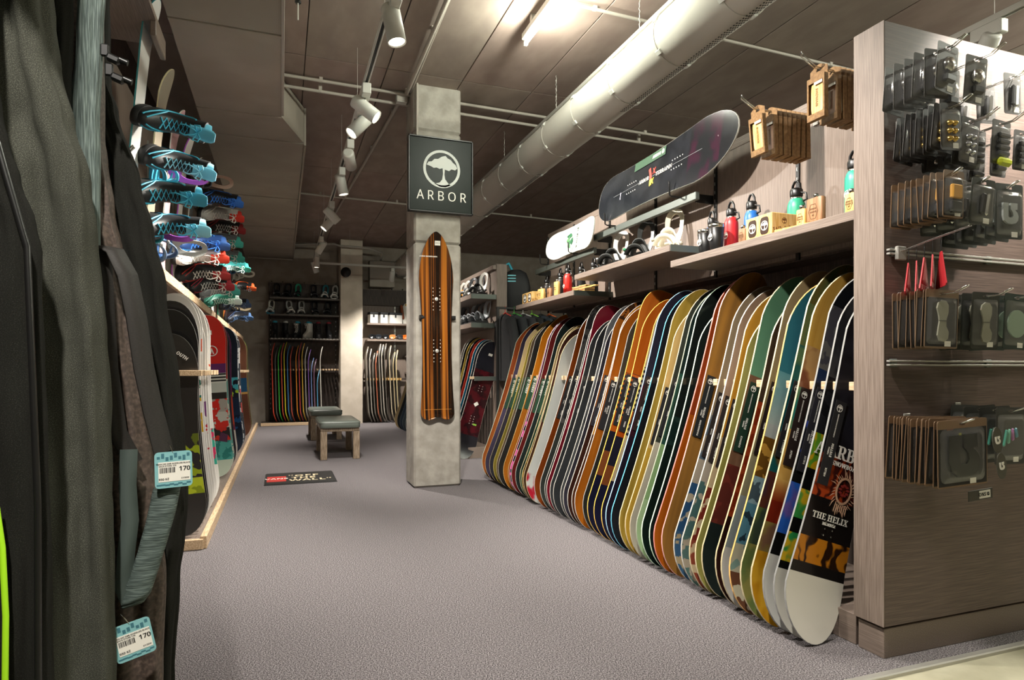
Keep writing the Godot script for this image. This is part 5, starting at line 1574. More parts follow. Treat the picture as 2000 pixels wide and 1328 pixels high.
func build_shelf_goods() -> void:
	var y1 := 1.66
	tumbler("black steel-rimmed tumbler at the far end of the near shelf", Vector3(2.135, y1, -2.845))
	tumbler("black steel-rimmed tumbler in front of the red bottle", Vector3(2.105, y1, -2.715))
	bottle("blue bottle hidden behind the two tumblers", "#1f68b4", Vector3(2.25, y1, -2.94), 0.033, 0.2, true)
	bottle("red bottle with black lid behind the tumblers on the near shelf", "#c8262a", Vector3(2.215, y1, -2.735), 0.036, 0.2)
	bottle("blue bottle standing behind the wooden glass box", "#2468b8", Vector3(2.26, y1, -2.635), 0.037, 0.215)
	flask("small brown flask at the left end of the wooden glass box", M.walnut, Vector3(2.115, y1, -2.525), 0.05, 0.075, 0.025)
	glass_box("large wooden gift box with two dark glass windows on the near shelf", Vector3(2.088, y1, -2.303), 0.172, 0.106, 0.17)
	bottle("green bottle behind the right end of the wooden glass box", "#2f9c78", Vector3(2.285, y1, -2.36), 0.04, 0.21)
	flask("slim bamboo flask beside the large engraved flask", M.bamboo, Vector3(2.125, y1, -2.162), 0.05, 0.085, 0.026)
	flask("large engraved walnut flask on the near shelf", M.walnut, Vector3(2.125, y1, -2.085), 0.085, 0.115, 0.034)
	bottle("green bottle half hidden by the tall end panel", "#2f9c84", Vector3(2.16, y1, -1.925), 0.036, 0.2)
	flask("bamboo flask half hidden by the tall end panel", M.bamboo, Vector3(2.1, y1, -1.885), 0.05, 0.08, 0.026)
	for q in [[Vector3(2.085, y1, -2.17), "flat bamboo bottle opener lying in front of the slim flask", 8.0], [Vector3(2.1, 1.646, -4.12), "bamboo bottle opener lying on the far shelf under the middle one", 4.0]]:
		var t := thing("bottle_opener", q[1], "bottle opener", q[0], turned(0, q[2], 0))
		var st := S()
		extrude(st, pts2([-0.016, -0.085, 0.016, -0.085, 0.011, 0.02, 0.02, 0.07, 0.012, 0.09, -0.012, 0.09, -0.02, 0.07, -0.011, 0.02]), 0, 0.009, Transform3D(Basis(Vector3(1, 0, 0), Vector3(0, 0, 1), Vector3(0, -1, 0)), Vector3(0, 0.01, 0)))
		put("handle", st, M.bamboo, t)
		put("steel_lip", box_mesh(Vector3(0.02, 0.004, 0.02), 0.001), M.chrome, t, Vector3(0, 0.011, 0.075))
	# middle shelf
	var y2 := 1.757
	make_binding("white binding at the near end of the middle shelf", "#d8d2c0", "#e8e2d2", "#e6dfc8", Vector3(2.2, y2, -3.29), Basis(Vector3.UP, 0.7) * TOE, "bindings on the middle shelf", "#c8c2b0")
	make_binding("all black binding between the white ones on the middle shelf", "#1a1b1b", "#202221", "#3a3c3b", Vector3(2.2, y2, -3.62), Basis(Vector3.UP, 0.7) * TOE, "bindings on the middle shelf", "#3f8a64")
	make_binding("black binding with a white highback on the middle shelf", "#1a1b1b", "#222423", "#e4e2dc", Vector3(2.2, y2, -3.98), Basis(Vector3.UP, 0.6) * TOE, "bindings on the middle shelf")
	bottle("short black bottle by the white-backed binding on the middle shelf", "#1c1d1e", Vector3(2.26, y2 - 0.002, -4.2), 0.026, 0.1, false)
	bottle("black bottle just past the end of the middle shelf", "#1a1b1c", Vector3(2.27, 1.647, -4.4), 0.034, 0.2, false)
	# far shelf
	var y3 := 1.647
	bottle("slim black bottle behind the red one on the far shelf", "#17181a", Vector3(2.27, y3, -4.62), 0.034, 0.2, false)
	bottle("red bottle with black lid on the far shelf", "#d0281f", Vector3(2.23, y3, -4.79), 0.036, 0.21)
	bottle("black bottle left of the red one on the far shelf", "#1d1c1c", Vector3(2.25, y3, -4.98), 0.035, 0.2, false)
	bottle("brown-black bottle behind the row of flasks on the far shelf", "#2a2524", Vector3(2.25, y3, -5.28), 0.035, 0.185, false)
	glass_box("small wooden gift box at the far end of the far shelf", Vector3(2.09, y3, -5.23), 0.25, 0.1, 0.13)
	flask("tapered bamboo flask next to the small gift box", M.bamboo, Vector3(2.115, y3, -5.08), 0.11, 0.1, 0.04)
	flask("rosy wooden flask, third on the far shelf", M.walnut, Vector3(2.115, y3, -4.9), 0.07, 0.085, 0.03)
	flask("tall bamboo flask in front of the black bottle", M.bamboo, Vector3(2.115, y3, -4.75), 0.07, 0.12, 0.035)
	for k in 2:
		var t := thing("coaster_stack", ["bamboo coaster stack under the middle shelf", "second coaster stack nearer the rack"][k], "coasters", Vector3(2.2, y3, -4.38 - k * 0.12))
		for j in 5:
			put("coaster", box_mesh(Vector3(0.09, 0.009, 0.09), 0.002), M.bamboo if j % 2 == 0 else M.walnut, t, Vector3(0, 0.005 + j * 0.01, 0), turned(0, j * 3.0, 0))
	# phone cases on two hooks over the near shelf
	for q in [[2.232, 2.335, 9, "front hook above the tumblers"], [2.262, 1.985, 10, "hook next to the tall end panel"]]:
		var hk := thing("wire_hook", "steel wire hook with phone cases, %s" % q[3], "hook", Vector3(2.38, q[0], -q[1]))
		var st := S()
		for s in [-1.0, 1.0]:
			tube(st, [Vector3(0.0, 0.004, 0.006 * s), Vector3(-0.36, 0.004, 0.006 * s), Vector3(-0.43, 0.04, 0.006 * s), Vector3(-0.433, 0.055, 0)], 0.0028, 6)
		put("wire", st, M.chrome, hk)
		put("plate", box_mesh(Vector3(0.008, 0.05, 0.03), 0.001), M.galvanized, hk, Vector3(-0.002, 0, 0))
		for k in q[2]:
			var x: float = 2.03 if k == 0 else 2.1 + (k - 1) * 0.027
			phone_pack("boxed %s phone case, %s from the front, %s" % ["yellow bamboo" if k % 2 == 0 else "walnut", ordinal(k + 1), q[3]], M.bamboo if k % 2 == 0 else M.walnut, Vector3(x, q[0] - 0.002, -q[1]), R.randf_range(-3, 4) + (3.0 if k == 0 else -1.0))
	# boards on the display rails
	var lie := Basis(Vector3(0, -1, 0), Vector3(0, 0, 1), Vector3(-1, 0, 0))
	var s := board_shape(1.5, {"wn": 0.183, "wt": 0.165, "ww": 0.15, "ln": 0.36, "lt": 0.2, "qn": 2.0, "qt": 2.6, "k": 0.02})
	var tex := print_sheet([[[0.1, "#17181b", "#1e2023", "t"], [0.3, "#2c1422", "#17191c", "t"], [0.5, "#16181c", "#1d1f24", "t"], [1.0, "#181a1e", "#202226", "t"]]], 256, 768)
	var b := snowboard("big dark splitboard lying on its edge up on the rail", s, deck_material(tex, 0, 1, 0.16), paint("#9a988f", 0.3), M.black_plastic, Vector3(2.21, 2.262, -4.15), Basis(Vector3.BACK, -0.16) * lie * Basis(Vector3.BACK, 0.02))
	put("center_seam", box_mesh(Vector3(0.0025, 1.3, 0.0006)), paint("#6c6e70", 0.4), b, Vector3(0, 0.72, 0.0058))
	for cy in [0.42, 0.94]:
		for r in [-1.0, 1.0]:
			for k in 5:
				put("insert", insert_mesh(), M.white_ink, b, Vector3(r * 0.03, cy + (k - 2) * 0.026, 0.006), Basis(Vector3.RIGHT, PI / 2))
	var sc := lettering("TERRAPIN", 0.024, 0.0008, "Droid Serif")
	var q90 := Basis(Vector3.BACK, PI / 2)
	put("lettering", sc, M.galvanized, b, Vector3(0.0, 0.8, 0.0062), q90)
	put("lettering", lettering("ARBOR", 0.024, 0.0008, "Droid Serif"), M.galvanized, b, Vector3(0.0, 0.575, 0.0062), q90)
	var st := S()
	extrude(st, pts2([-0.012, -0.06, 0.012, -0.06, 0.018, 0.0, 0.008, 0.065, -0.014, 0.06, -0.006, 0.0]), 0, 0.0007, Transform3D(q90 * turned(0, 0, 12), Vector3(0, 0.65, 0.006)))
	put("printed_mark", st, paint("#c8321e", 0.4), b)
	st = S()
	extrude(st, pts2([-0.012, -0.06, 0.012, -0.06, 0.014, -0.02, -0.008, -0.02]), 0, 0.0008, Transform3D(q90 * turned(0, 0, 12), Vector3(0, 0.65, 0.0064)))
	put("printed_mark", st, paint("#c8b81e", 0.4), b)
	for p in [[-0.03, 0.69, "#c8321e"], [0.035, 0.68, "#c8b81e"]]:
		put("lettering", lettering("X", 0.04), paint(p[2], 0.4), b, Vector3(p[0], p[1], 0.0062), q90)
	sleeve(b, "#33503a", -0.128, 0.62, 0.36, [""], 0.0075)
	put("price_tag", box_mesh(Vector3(0.05, 0.03, 0.001)), M.white_ink, b, Vector3(0.0, 1.34, 0.0115), Basis(Vector3.BACK, 0.2))
	put("pull_tab", box_mesh(Vector3(0.05, 0.008, 0.0006)), paint("#b9b2c4", 0.4), b, Vector3(0.02, 0.28, 0.006))
	s = board_shape(0.9, {"wn": 0.118, "wt": 0.116, "ww": 0.108, "ln": 0.2, "lt": 0.18, "qn": 2.4, "qt": 2.4, "k": 0.04})
	b = snowboard("small white board with a green print lying on its edge on the far rail", s, paint("#dfe3da", 0.2), paint("#c8ccc2", 0.3), M.black_plastic, Vector3(2.21, 2.1, -5.1), Basis(Vector3.BACK, -0.12) * lie)
	for k in 9:
		st = S()
		extrude(st, ellipse(0.05 - 0.003 * k, 0.016, 12, Vector2(0.016 * sin(k * 2.1), 0.03 * (k % 3 - 1)), 1.3), 0, 0.0006, Transform3D(turned(0, 0, k * 41.0), Vector3(0.02 * sin(k * 1.7), 0.4 + 0.02 * cos(k * 2.3), 0.006 + k * 0.0001)))
		put("leaf_print", st, paint(["#3a6a4a", "#5a8a5c", "#2f5a40"][k % 3], 0.4), b)
	put("lettering", lettering("EL RITO K", 0.026), paint("#4a544a", 0.5), b, Vector3(0.0, 0.54, 0.0062), Basis())

# ---------------------------------------------------------------- accessory packs on the end panel
func card_mesh(w: float, h: float) -> ArrayMesh:
	var key := "card %s %s" % [w, h]
	if not shapes.has(key):
		var st := S()
		var o := rrect(w, h, 0.008, Vector2(0, -h / 2 + 0.018))
		var hole := ellipse(0.014, 0.005, 24, Vector2(0, 0.004), 0.5)
		ringplate(st, o, hole, -0.0006, 0.0006)
		shapes[key] = finish(st)
	return shapes[key]

func blister_mesh(w: float, h: float, d: float) -> ArrayMesh:
	var key := "blister %s %s %s" % [w, h, d]
	if not shapes.has(key):
		var st := S()
		var rings := []
		for q in [[0.0, 1.12], [0.001, 1.0], [d * 0.8, 0.94], [d, 0.86]]:
			var ring := PackedVector3Array()
			for p in rrect(w * q[1], h * q[1], w * 0.12):
				ring.append(Vector3(p.x, p.y, q[0]))
			rings.append(ring)
		loft(st, rings)
		shapes[key] = finish(st)
	return shapes[key]

func flat_shape(key: String, poly: PackedVector2Array, th: float) -> ArrayMesh:
	if not shapes.has(key):
		var st := S()
		extrude(st, poly, 0, th)
		shapes[key] = finish(st)
	return shapes[key]

func arrow_mark(w: float, th := 0.006) -> ArrayMesh:
	return flat_shape("arrow %s %s" % [w, th], pts2([-0.5, 0.5, -0.17, 0.5, -0.17, -0.16, -0.1, -0.2, 0.08, -0.2, 0.16, -0.1, 0.12, 0.06, -0.02, 0.2, -0.02, 0.5, 0.42, 0.5, 0.42, 0.2, 0.25, 0.18, 0.42, 0.05, 0.5, -0.12, 0.47, -0.32, 0.32, -0.46, 0.05, -0.52, -0.22, -0.49, -0.42, -0.35, -0.5, -0.12], w), th)

func fill_pack(t: Node3D, kind: String, w: float, h: float, where := "", last := false) -> void:
	var mid := Vector3(0, -h * 0.5 + 0.01, 0.001)
	match kind:
		"gold_studs", "silver_studs":
			if not shapes.has("stud"):
				var st := S()
				lathe(st, [[0.0, 0.0], [0.0105, 0.0], [0.011, 0.004], [0.007, 0.01], [0.004, 0.014], [0.0, 0.0145]], 10, Transform3D(turned(90, 0, 0), Vector3.ZERO))
				shapes.stud = finish(st)
			for r in 3:
				for c in 2:
					put("stud", shapes.stud, metal("#c8a85c", 0.25) if kind == "gold_studs" else metal("#c4c6c8", 0.2), t, mid + Vector3((c - 0.5) * 0.026, 0.02 - r * 0.026, 0))
		"foot":
			put("stomp_pad", flat_shape("foot", pts2([-0.022, 0.062, -0.006, 0.072, 0.012, 0.07, 0.024, 0.056, 0.024, 0.03, 0.016, 0.006, 0.016, -0.016, 0.028, -0.036, 0.026, -0.058, 0.01, -0.07, -0.012, -0.066, -0.022, -0.048, -0.018, -0.02, -0.014, 0.0, -0.018, 0.02, -0.027, 0.044]), 0.005), paint("#8f8e7c", 0.6), t, mid)
			put("pad_groove", box_mesh(Vector3(0.036, 0.003, 0.001)), paint("#55544a", 0.6), t, mid + Vector3(0, 0.002, 0.0055))
		"disc":
			put("stomp_pad", flat_shape("disc", ellipse(0.05, 0.05, 28), 0.005), paint("#8aa08a", 0.6), t, mid)
		"arrow_pad":
			put("stomp_pad", arrow_mark(w * 0.62, 0.007), paint("#101211", 0.3), t, mid)
			put("card_print", box_mesh(Vector3(0.03, 0.006, 0.0006)), paint("#6a4a3a", 0.6), t, Vector3(-w * 0.25, -0.012, 0.001))
			put("card_print", box_mesh(Vector3(0.012, 0.008, 0.0006)), paint("#8a8a2a", 0.6), t, Vector3(-w * 0.05, -0.03, 0.001))
		"grey_arrow":
			put("stomp_pad", arrow_mark(w * 0.55, 0.007), paint("#9aa09c", 0.5), t, mid)
		"claw":
			for k in 4:
				put("stomp_bar", box_mesh(Vector3(0.014, 0.06 - k * 0.008, 0.008), 0.004), paint(["#4a9a86", "#7ab8a0", "#b070a8", "#4a8a9a"][k], 0.35), t, mid + Vector3(-0.03 + k * 0.02, 0.006 * k, 0), turned(0, 0, -14.0 + k * 10.0))
		"kraft_tool":
			put("tool", box_mesh(Vector3(w * 0.5, h * 0.3, 0.014), 0.004), paint("#c8902a", 0.5), t, mid + Vector3(0, 0.015, 0.008))
			put("tool", box_mesh(Vector3(w * 0.5, h * 0.25, 0.014), 0.004), M.black_plastic, t, mid + Vector3(0, -0.035, 0.008))
		"clear_tool":
			put("tool", box_mesh(Vector3(0.018, 0.07, 0.012), 0.004), M.black_plastic, t, mid + Vector3(-0.008, 0, 0.007), turned(0, 0, -6))
			put("tool", box_mesh(Vector3(0.014, 0.075, 0.012), 0.005), M.chrome, t, mid + Vector3(0.014, 0, 0.007), turned(0, 0, -6))
		"lock":
			var st := S()
			lathe(st, [[0.0, 0.0], [0.024, 0.0], [0.026, 0.006], [0.02, 0.016], [0.0, 0.02]], 18, Transform3D(turned(90, 0, 0), mid + Vector3(0, 0.018, 0)))
			put("lock_body", st, M.chrome, t)
			put("lock_foot", box_mesh(Vector3(0.05, 0.028, 0.018), 0.006), M.black_plastic, t, mid + Vector3(0, -0.028, 0.01))
		"leash":
			for k in 4:
				put("webbing", box_mesh(Vector3(w * 0.62, 0.016, 0.014), 0.004), M.black_plastic, t, mid + Vector3(0, 0.03 - k * 0.021, 0.009))
			if last and where.begins_with("third"):
				put("pouch", box_mesh(Vector3(w * 0.7, 0.03, 0.02), 0.01), paint("#b4bf1e", 0.4), t, mid + Vector3(0.01, -0.06, 0.01))

func hook_row(where: String, b: float, y: float, n: int, front: float, w: float, h: float, kind: String, what: String, card: String, depth: float, hook_reach := 0.26, spread := 3.0) -> void:
	var zf := -1.69
	var hk := thing("wire_hook", "double wire hook of the %s on the end panel" % where, "hook", Vector3(b, y, zf), Basis(), "wire hooks on the end panel")
	var st := S()
	tube(st, [Vector3(-0.006, 0.004, 0.0), Vector3(-0.006, 0.004, hook_reach - 0.04), Vector3(-0.006, 0.022, hook_reach), Vector3(0.006, 0.022, hook_reach), Vector3(0.006, 0.004, hook_reach - 0.04), Vector3(0.006, 0.004, 0.0)], 0.0022, 6)
	put("wire", st, M.chrome, hk)
	put("plate", box_mesh(Vector3(0.03, 0.05, 0.006), 0.001), M.galvanized, hk, Vector3(0, 0.0, 0.003))
	for k in n:
		var f: float = 0.0 if n == 1 else float(k) / (n - 1)
		var z: float = lerpf(-1.66, -front, f)
		var t := thing("accessory_pack", "%s, %s from the panel, %s" % [what, ordinal(k + 1), where], "accessory pack", Vector3(b + R.randf_range(-0.002, 0.002), y, z), turned(R.randf_range(0, 3), R.randf_range(-4, 4), R.randf_range(-spread, spread)), what.split(" of ")[0] + " on the " + where)
		put("card", card_mesh(w, h), paint(card, 0.5) if card != "kraft" else M.kraft, t)
		if card.begins_with("#7"):
			put("front_print", box_mesh(Vector3(w - 0.008, h - 0.034, 0.0004)), paint("#211e1b", 0.8), t, Vector3(0, -h * 0.5 + 0.007, 0.0007))
		fill_pack(t, kind, w, h, where, k == n - 1)
		put("blister", blister_mesh(w * 0.8, h * 0.72, depth), M.clear_plastic, t, Vector3(0, -h * 0.5 + 0.012, 0.001))
		if k == n - 1:
			put("price_sticker", box_mesh(Vector3(0.028, 0.018, 0.0006)), M.white_ink, t, Vector3(w * 0.2, -h + 0.034, 0.0012))

func build_hook_packs() -> void:
	for q in [[1.475, "upper"], [1.074, "lower"]]:
		var t := thing("wall_bar", "%s steel double bar across the accessory end panel" % q[1], "bar", Vector3(2.67, q[0], -1.685))
		for s in [-1.0, 1.0]:
			put("bar", box_mesh(Vector3(1.24, 0.007, 0.014), 0.001), M.galvanized, t, Vector3(0, 0.007 * s, 0))
		for k in 3:
			put("end_clip", box_mesh(Vector3(0.03, 0.03, 0.012), 0.002), M.shelf_metal, t, Vector3(-0.59 + k * 0.5, 0, -0.004))
	hook_row("first top hook", 2.055, 2.1, 6, 1.47, 0.105, 0.16, "lock", "clear pack of cable lock", "#4a4844", 0.03, 0.28, 5.0)
	hook_row("second top hook", 2.205, 2.09, 3, 1.48, 0.1, 0.16, "lock", "clear pack of chrome lock", "#5a5852", 0.03, 0.3, 4.0)
	hook_row("third top hook", 2.385, 2.06, 3, 1.48, 0.09, 0.14, "clear_tool", "clear pack of black strap", "#4a4844", 0.02, 0.28, 4.0)
	hook_row("first second-row hook", 2.108, 1.925, 9, 1.5, 0.105, 0.155, "gold_studs", "dark card of six gold studs", "#2b2724", 0.006, 0.26, 6.0)
	hook_row("second second-row hook", 2.238, 1.9, 6, 1.52, 0.1, 0.155, "silver_studs", "dark card of six silver studs", "#3c3a36", 0.006, 0.26, 4.0)
	hook_row("third second-row hook", 2.345, 1.895, 3, 1.49, 0.1, 0.15, "leash", "clear pack of black leash", "#3a3833", 0.022, 0.28, 3.0)
	hook_row("fourth second-row hook", 2.47, 1.88, 3, 1.5, 0.09, 0.14, "leash", "clear pack of webbing", "#2f2d2a", 0.02, 0.28, 3.0)
	hook_row("first third-row hook", 2.09, 1.69, 9, 1.475, 0.1, 0.155, "kraft_tool", "brown card of orange tool", "#7a6046", 0.02, 0.24, 5.0)
	hook_row("second third-row hook", 2.225, 1.675, 4, 1.47, 0.112, 0.155, "clear_tool", "clear pack of pocket tool", "#3a3c36", 0.016, 0.24, 7.0)
	hook_row("third third-row hook", 2.37, 1.675, 6, 1.48, 0.13, 0.19, "grey_arrow", "clear pack of grey arrow pad", "#343834", 0.012, 0.24, 2.0)
	hook_row("first bar hook", 2.118, 1.305, 9, 1.535, 0.15, 0.2, "foot", "dark card of footprint pad", "#78624c", 0.007, 0.24, 3.0)
	hook_row("second bar hook", 2.335, 1.305, 4, 1.535, 0.13, 0.2, "foot", "clear pack of copper swirl pad", "#2c2e28", 0.008, 0.24, 4.0)
	hook_row("third bar hook", 2.5, 1.305, 4, 1.535, 0.13, 0.2, "disc", "dark card of round green pad", "#26352e", 0.007, 0.24, 3.0)
	hook_row("first bottom hook", 2.145, 0.865, 18, 1.485, 0.23, 0.225, "arrow_pad", "brown-backed card of black arrow pad", "#7a6048", 0.009, 0.24, 3.0)
	hook_row("second bottom hook", 2.41, 0.9, 4, 1.5, 0.16, 0.2, "claw", "clear pack of iridescent claw pad", "#2e2f2c", 0.01, 0.24, 3.0)
	# stray clear pieces by the bottom row
	for q in [[2.262, 0.852, -1.455, "clear oval tag with a white arrow, upper of two beside the arrow pads"], [2.278, 0.765, -1.452, "clear oval tag with a white arrow, lower of two beside the arrow pads"]]:
		var t := thing("plastic_tag", q[3], "tag", Vector3(q[0], q[1], q[2]), turned(0, 0, 8))
		put("oval", flat_shape("oval tag", ellipse(0.024, 0.045, 24), 0.003), paint("#4c4a42", 0.3), t, Vector3(0, -0.04, 0))
		put("arrow_mark", arrow_mark(0.026, 0.0008), M.white_ink, t, Vector3(0, -0.04, 0.0032))
	var os := thing("plastic_tag", "clear plastic strip with a white ONS label under the arrow pads", "tag", Vector3(2.235, 0.625, -1.487), turned(0, 0, 3))
	put("strip", box_mesh(Vector3(0.12, 0.036, 0.002), 0.0008), paint("#37342e", 0.4), os)
	put("label_patch", box_mesh(Vector3(0.055, 0.026, 0.0006)), M.white_ink, os, Vector3(0.02, 0, 0.0014))
	put("lettering", lettering("ONS", 0.013), M.black_ink, os, Vector3(0.008, 0, 0.002))
	put("arrow_mark", arrow_mark(0.012, 0.0006), M.black_ink, os, Vector3(0.036, 0, 0.002))
	# red pennants on a slanted hook
	var hk := thing("wire_hook", "slanted wire hook with red pennants on the upper bar", "hook", Vector3(2.1, 1.475, -1.675))
	var st := S()
	for s in [-1.0, 1.0]:
		tube(st, [Vector3(0.005 * s, 0.0, 0.0), Vector3(0.005 * s, 0.02, 0.1), Vector3(0.01 + 0.005 * s, 0.045, 0.24)], 0.0024, 6)
	put("wire", st, M.chrome, hk)
	put("plate", box_mesh(Vector3(0.045, 0.05, 0.014), 0.003), M.galvanized, hk, Vector3(0, -0.005, 0.0))
	for k in 5:
		var t := thing("hang_tag", "red triangular tag with a white mountain, %s from the panel" % ordinal(k + 1), "tag", Vector3(2.102 + 0.002 * k, 1.478 + 0.006 * k, -1.645 + 0.028 * k), turned(0, [30, 34, 26, 32, 48][k], [-6, 2, -2, 0, 0][k]), "red triangular tags")
		put("pennant", flat_shape("pennant", pts2([-0.01, -0.05, 0.01, -0.05, 0.072, -0.165, 0.066, -0.172, -0.066, -0.172, -0.072, -0.165]), 0.004), paint("#9c1a22", 0.5), t, Vector3(0, 0, -0.002))
		put("mountain_print", flat_shape("mountain", pts2([0.0, -0.066, 0.036, -0.135, 0.028, -0.13, 0.022, -0.142, 0.012, -0.128, 0.004, -0.145, -0.008, -0.126, -0.018, -0.145, -0.024, -0.13, -0.036, -0.135]), 0.0006), M.white_ink, t, Vector3(0, 0, 0.0021))
		put("lettering", lettering("BURTON", 0.018, 0.0008, "Droid Serif"), M.white_ink, t, Vector3(0, -0.158, 0.0022))
		st = S()
		tube(st, [Vector3(0, -0.05, 0), Vector3(0.004, -0.02, 0), Vector3(0, 0.004, 0), Vector3(-0.004, -0.02, 0), Vector3(0, -0.05, 0)], 0.0009, 4)
		put("loop", st, M.black_plastic, t)

# ---------------------------------------------------------------- stools, mat, garments
func build_floor_things() -> void:
	for k in 2:
		var t := thing("fitting_bench", ["dark leather bench with wooden legs, nearer of the two", "dark leather bench partly hidden behind the nearer one"][k], "bench", Vector3(0.645 if k == 0 else 0.63, 0, -8.13 if k == 0 else -10.33), Basis(), "leather benches in the aisle")
		var st := S()
		var rings := []
		for q in [[0.37, 0.97], [0.377, 1.0], [0.42, 1.0], [0.438, 0.985], [0.448, 0.93], [0.451, 0.6]]:
			var ring := PackedVector3Array()
			for p in ellipse(0.235 * q[1], 0.5 * (1.0 - (1.0 - q[1]) * 0.5), 40, Vector2.ZERO, 0.16):
				ring.append(Vector3(p.x, q[0], p.y))
			rings.append(ring)
		loft(st, rings)
		put("seat", st, mk("bench_leather", "#6a726a", 0.38), t)
		st = S()
		var seam := []
		for p in ellipse(0.236, 0.5, 40, Vector2.ZERO, 0.16):
			seam.append(Vector3(p.x, 0.43, p.y))
		seam.append(seam[0])
		tube(st, seam, 0.004, 5)
		put("piping", st, M.bench_leather, t)
		for s in [-1.0, 1.0]:
			put("apron", box_mesh(Vector3(0.44, 0.045, 0.03), 0.002), M.stool_wood, t, Vector3(0, 0.348, 0.44 * s))
			put("apron", box_mesh(Vector3(0.03, 0.045, 0.86), 0.002), M.stool_wood, t, Vector3(0.2 * s, 0.348, 0))
			for r in [-1.0, 1.0]:
				put("leg", box_mesh(Vector3(0.075, 0.325, 0.075), 0.004), M.stool_wood, t, Vector3(0.185 * s, 0.1635, 0.44 * r))
	var m := thing("door_mat", "black rubber mat reading OFF THE WALL with a red corner logo", "mat", Vector3(0.17, 0, -6.47))
	put("pad", box_mesh(Vector3(0.62, 0.012, 0.62), 0.004), mk("mat_pile", "#1f1d1b", 0.9), m, Vector3(0, 0.007, 0))
	put("border", box_mesh(Vector3(0.64, 0.007, 0.64), 0.002), M.rubber, m, Vector3(0, 0.004, 0))
	var up := Basis(Vector3.RIGHT, -PI / 2)
	put("logo_patch", box_mesh(Vector3(0.17, 0.002, 0.3)), paint("#b8332a", 0.9), m, Vector3(-0.215, 0.0135, 0.06))
	put("lettering", lettering("VANS", 0.06), M.white_ink, m, Vector3(-0.215, 0.015, 0.05), up)
	for k in 3:
		put("lettering", lettering(["\"OFF", "THE", "WALL\""][k], 0.09), paint("#d8c8a4", 0.8), m, Vector3([0.03, 0.03, 0.09][k], 0.0135, -0.1 + k * 0.13), up)
	# garments on a rail behind the far end of the long gondola
	var r := thing("garment_rail", "dark garment rail between the two gondolas", "garment rail", Vector3(2.75, 0, -6.9))
	for s in [-1.0, 1.0]:
		put("post", box_mesh(Vector3(0.03, 1.76, 0.03), 0.003), M.black_metal, r, Vector3(0.42 * s, 0.881, 0))
		put("foot", box_mesh(Vector3(0.04, 0.03, 0.4), 0.004), M.black_metal, r, Vector3(0.42 * s, 0.016, 0))
	put("bar", box_mesh(Vector3(0.88, 0.025, 0.025), 0.004), M.black_metal, r, Vector3(0, 1.76, 0))
	for k in 6:
		var t := thing("jacket", "dark jacket on a hanger, %s on the garment rail" % ordinal(k + 1), "jacket", Vector3(2.42 + k * 0.11, 1.745, -6.9), turned(0, 90 + R.randf_range(-8, 8), 0), "dark jackets on the garment rail")
		var st := S()
		var rings := []
		for q in [[-0.06, 0.07, 0.03], [-0.09, 0.2, 0.05], [-0.14, 0.24, 0.06], [-0.3, 0.25, 0.06], [-0.6, 0.25, 0.055], [-0.82, 0.26, 0.055]]:
			var ring := PackedVector3Array()
			for p in ellipse(q[1], q[2], 24, Vector2.ZERO, 0.8):
				ring.append(Vector3(p.x, q[0], p.y * (1.0 + 0.25 * sin(p.x * 40.0))))
			rings.append(ring)
		loft(st, rings)
		put("body", st, paint(["#17181a", "#1c2024", "#26262a", "#141618", "#1f2a34", "#18181a"][k], 0.8), t)
		for s in [-1.0, 1.0]:
			st = S()
			tube(st, [Vector3(0.2 * s, -0.13, 0), Vector3(0.28 * s, -0.3, 0.01), Vector3(0.31 * s, -0.5, 0.02), Vector3(0.31 * s, -0.72, 0.03)], [0.06, 0.058, 0.05, 0.045], 10)
			put("sleeve", st, paint(["#17181a", "#1c2024", "#26262a", "#141618", "#1f2a34", "#18181a"][k], 0.8), t)
		st = S()
		tube(st, [Vector3(-0.2, -0.09, 0), Vector3(0, -0.04, 0), Vector3(0.2, -0.09, 0)], 0.008, 6)
		tube(st, [Vector3(0, -0.04, 0), Vector3(0, 0.0, 0), Vector3(0.014, 0.02, 0), Vector3(0.0, 0.034, 0), Vector3(-0.014, 0.022, 0)], 0.003, 6)
		put("hanger", st, paint(["#c83a2c", "#3aa03a", "#b8bab8", "#7ac43a", "#1a1a1a", "#e0661c"][k], 0.5), t)
	var v := thing("life_vest", "black vest with cyan stripes hung on the back of the second gondola", "vest", Vector3(2.72, 1.78, -7.35), turned(0, -15, 0))
	var st := S()
	var rings := []
	for q in [[0.0, 0.15, 0.07], [0.15, 0.17, 0.09], [0.28, 0.18, 0.09], [0.38, 0.16, 0.08], [0.46, 0.13, 0.06], [0.5, 0.06, 0.04]]:
		var ring := PackedVector3Array()
		for p in ellipse(q[1], q[2], 24, Vector2.ZERO, 0.8):
			ring.append(Vector3(p.x, q[0], p.y))
		rings.append(ring)
	loft(st, rings)
	put("body", st, paint("#15161a", 0.6), v)
	for k in 3:
		put("stripe", box_mesh(Vector3(0.1, 0.016, 0.01), 0.003), paint("#8adcec", 0.5), v, Vector3(-0.06, 0.42 - k * 0.035, 0.082))
	st = S()
	tube(st, [Vector3(-0.16, 0.42, 0), Vector3(-0.15, 0.54, 0.0), Vector3(-0.09, 0.58, 0), Vector3(-0.05, 0.5, 0)], 0.018, 8)
	put("shoulder_strap", st, paint("#35a8c0", 0.5), v)
	st = S()
	tube(st, [Vector3(0, 0.48, 0), Vector3(0, 0.505, -0.01), Vector3(-0.2, 0.505, -0.02)], 0.004, 6)
	put("peg_hook", st, M.galvanized, v)

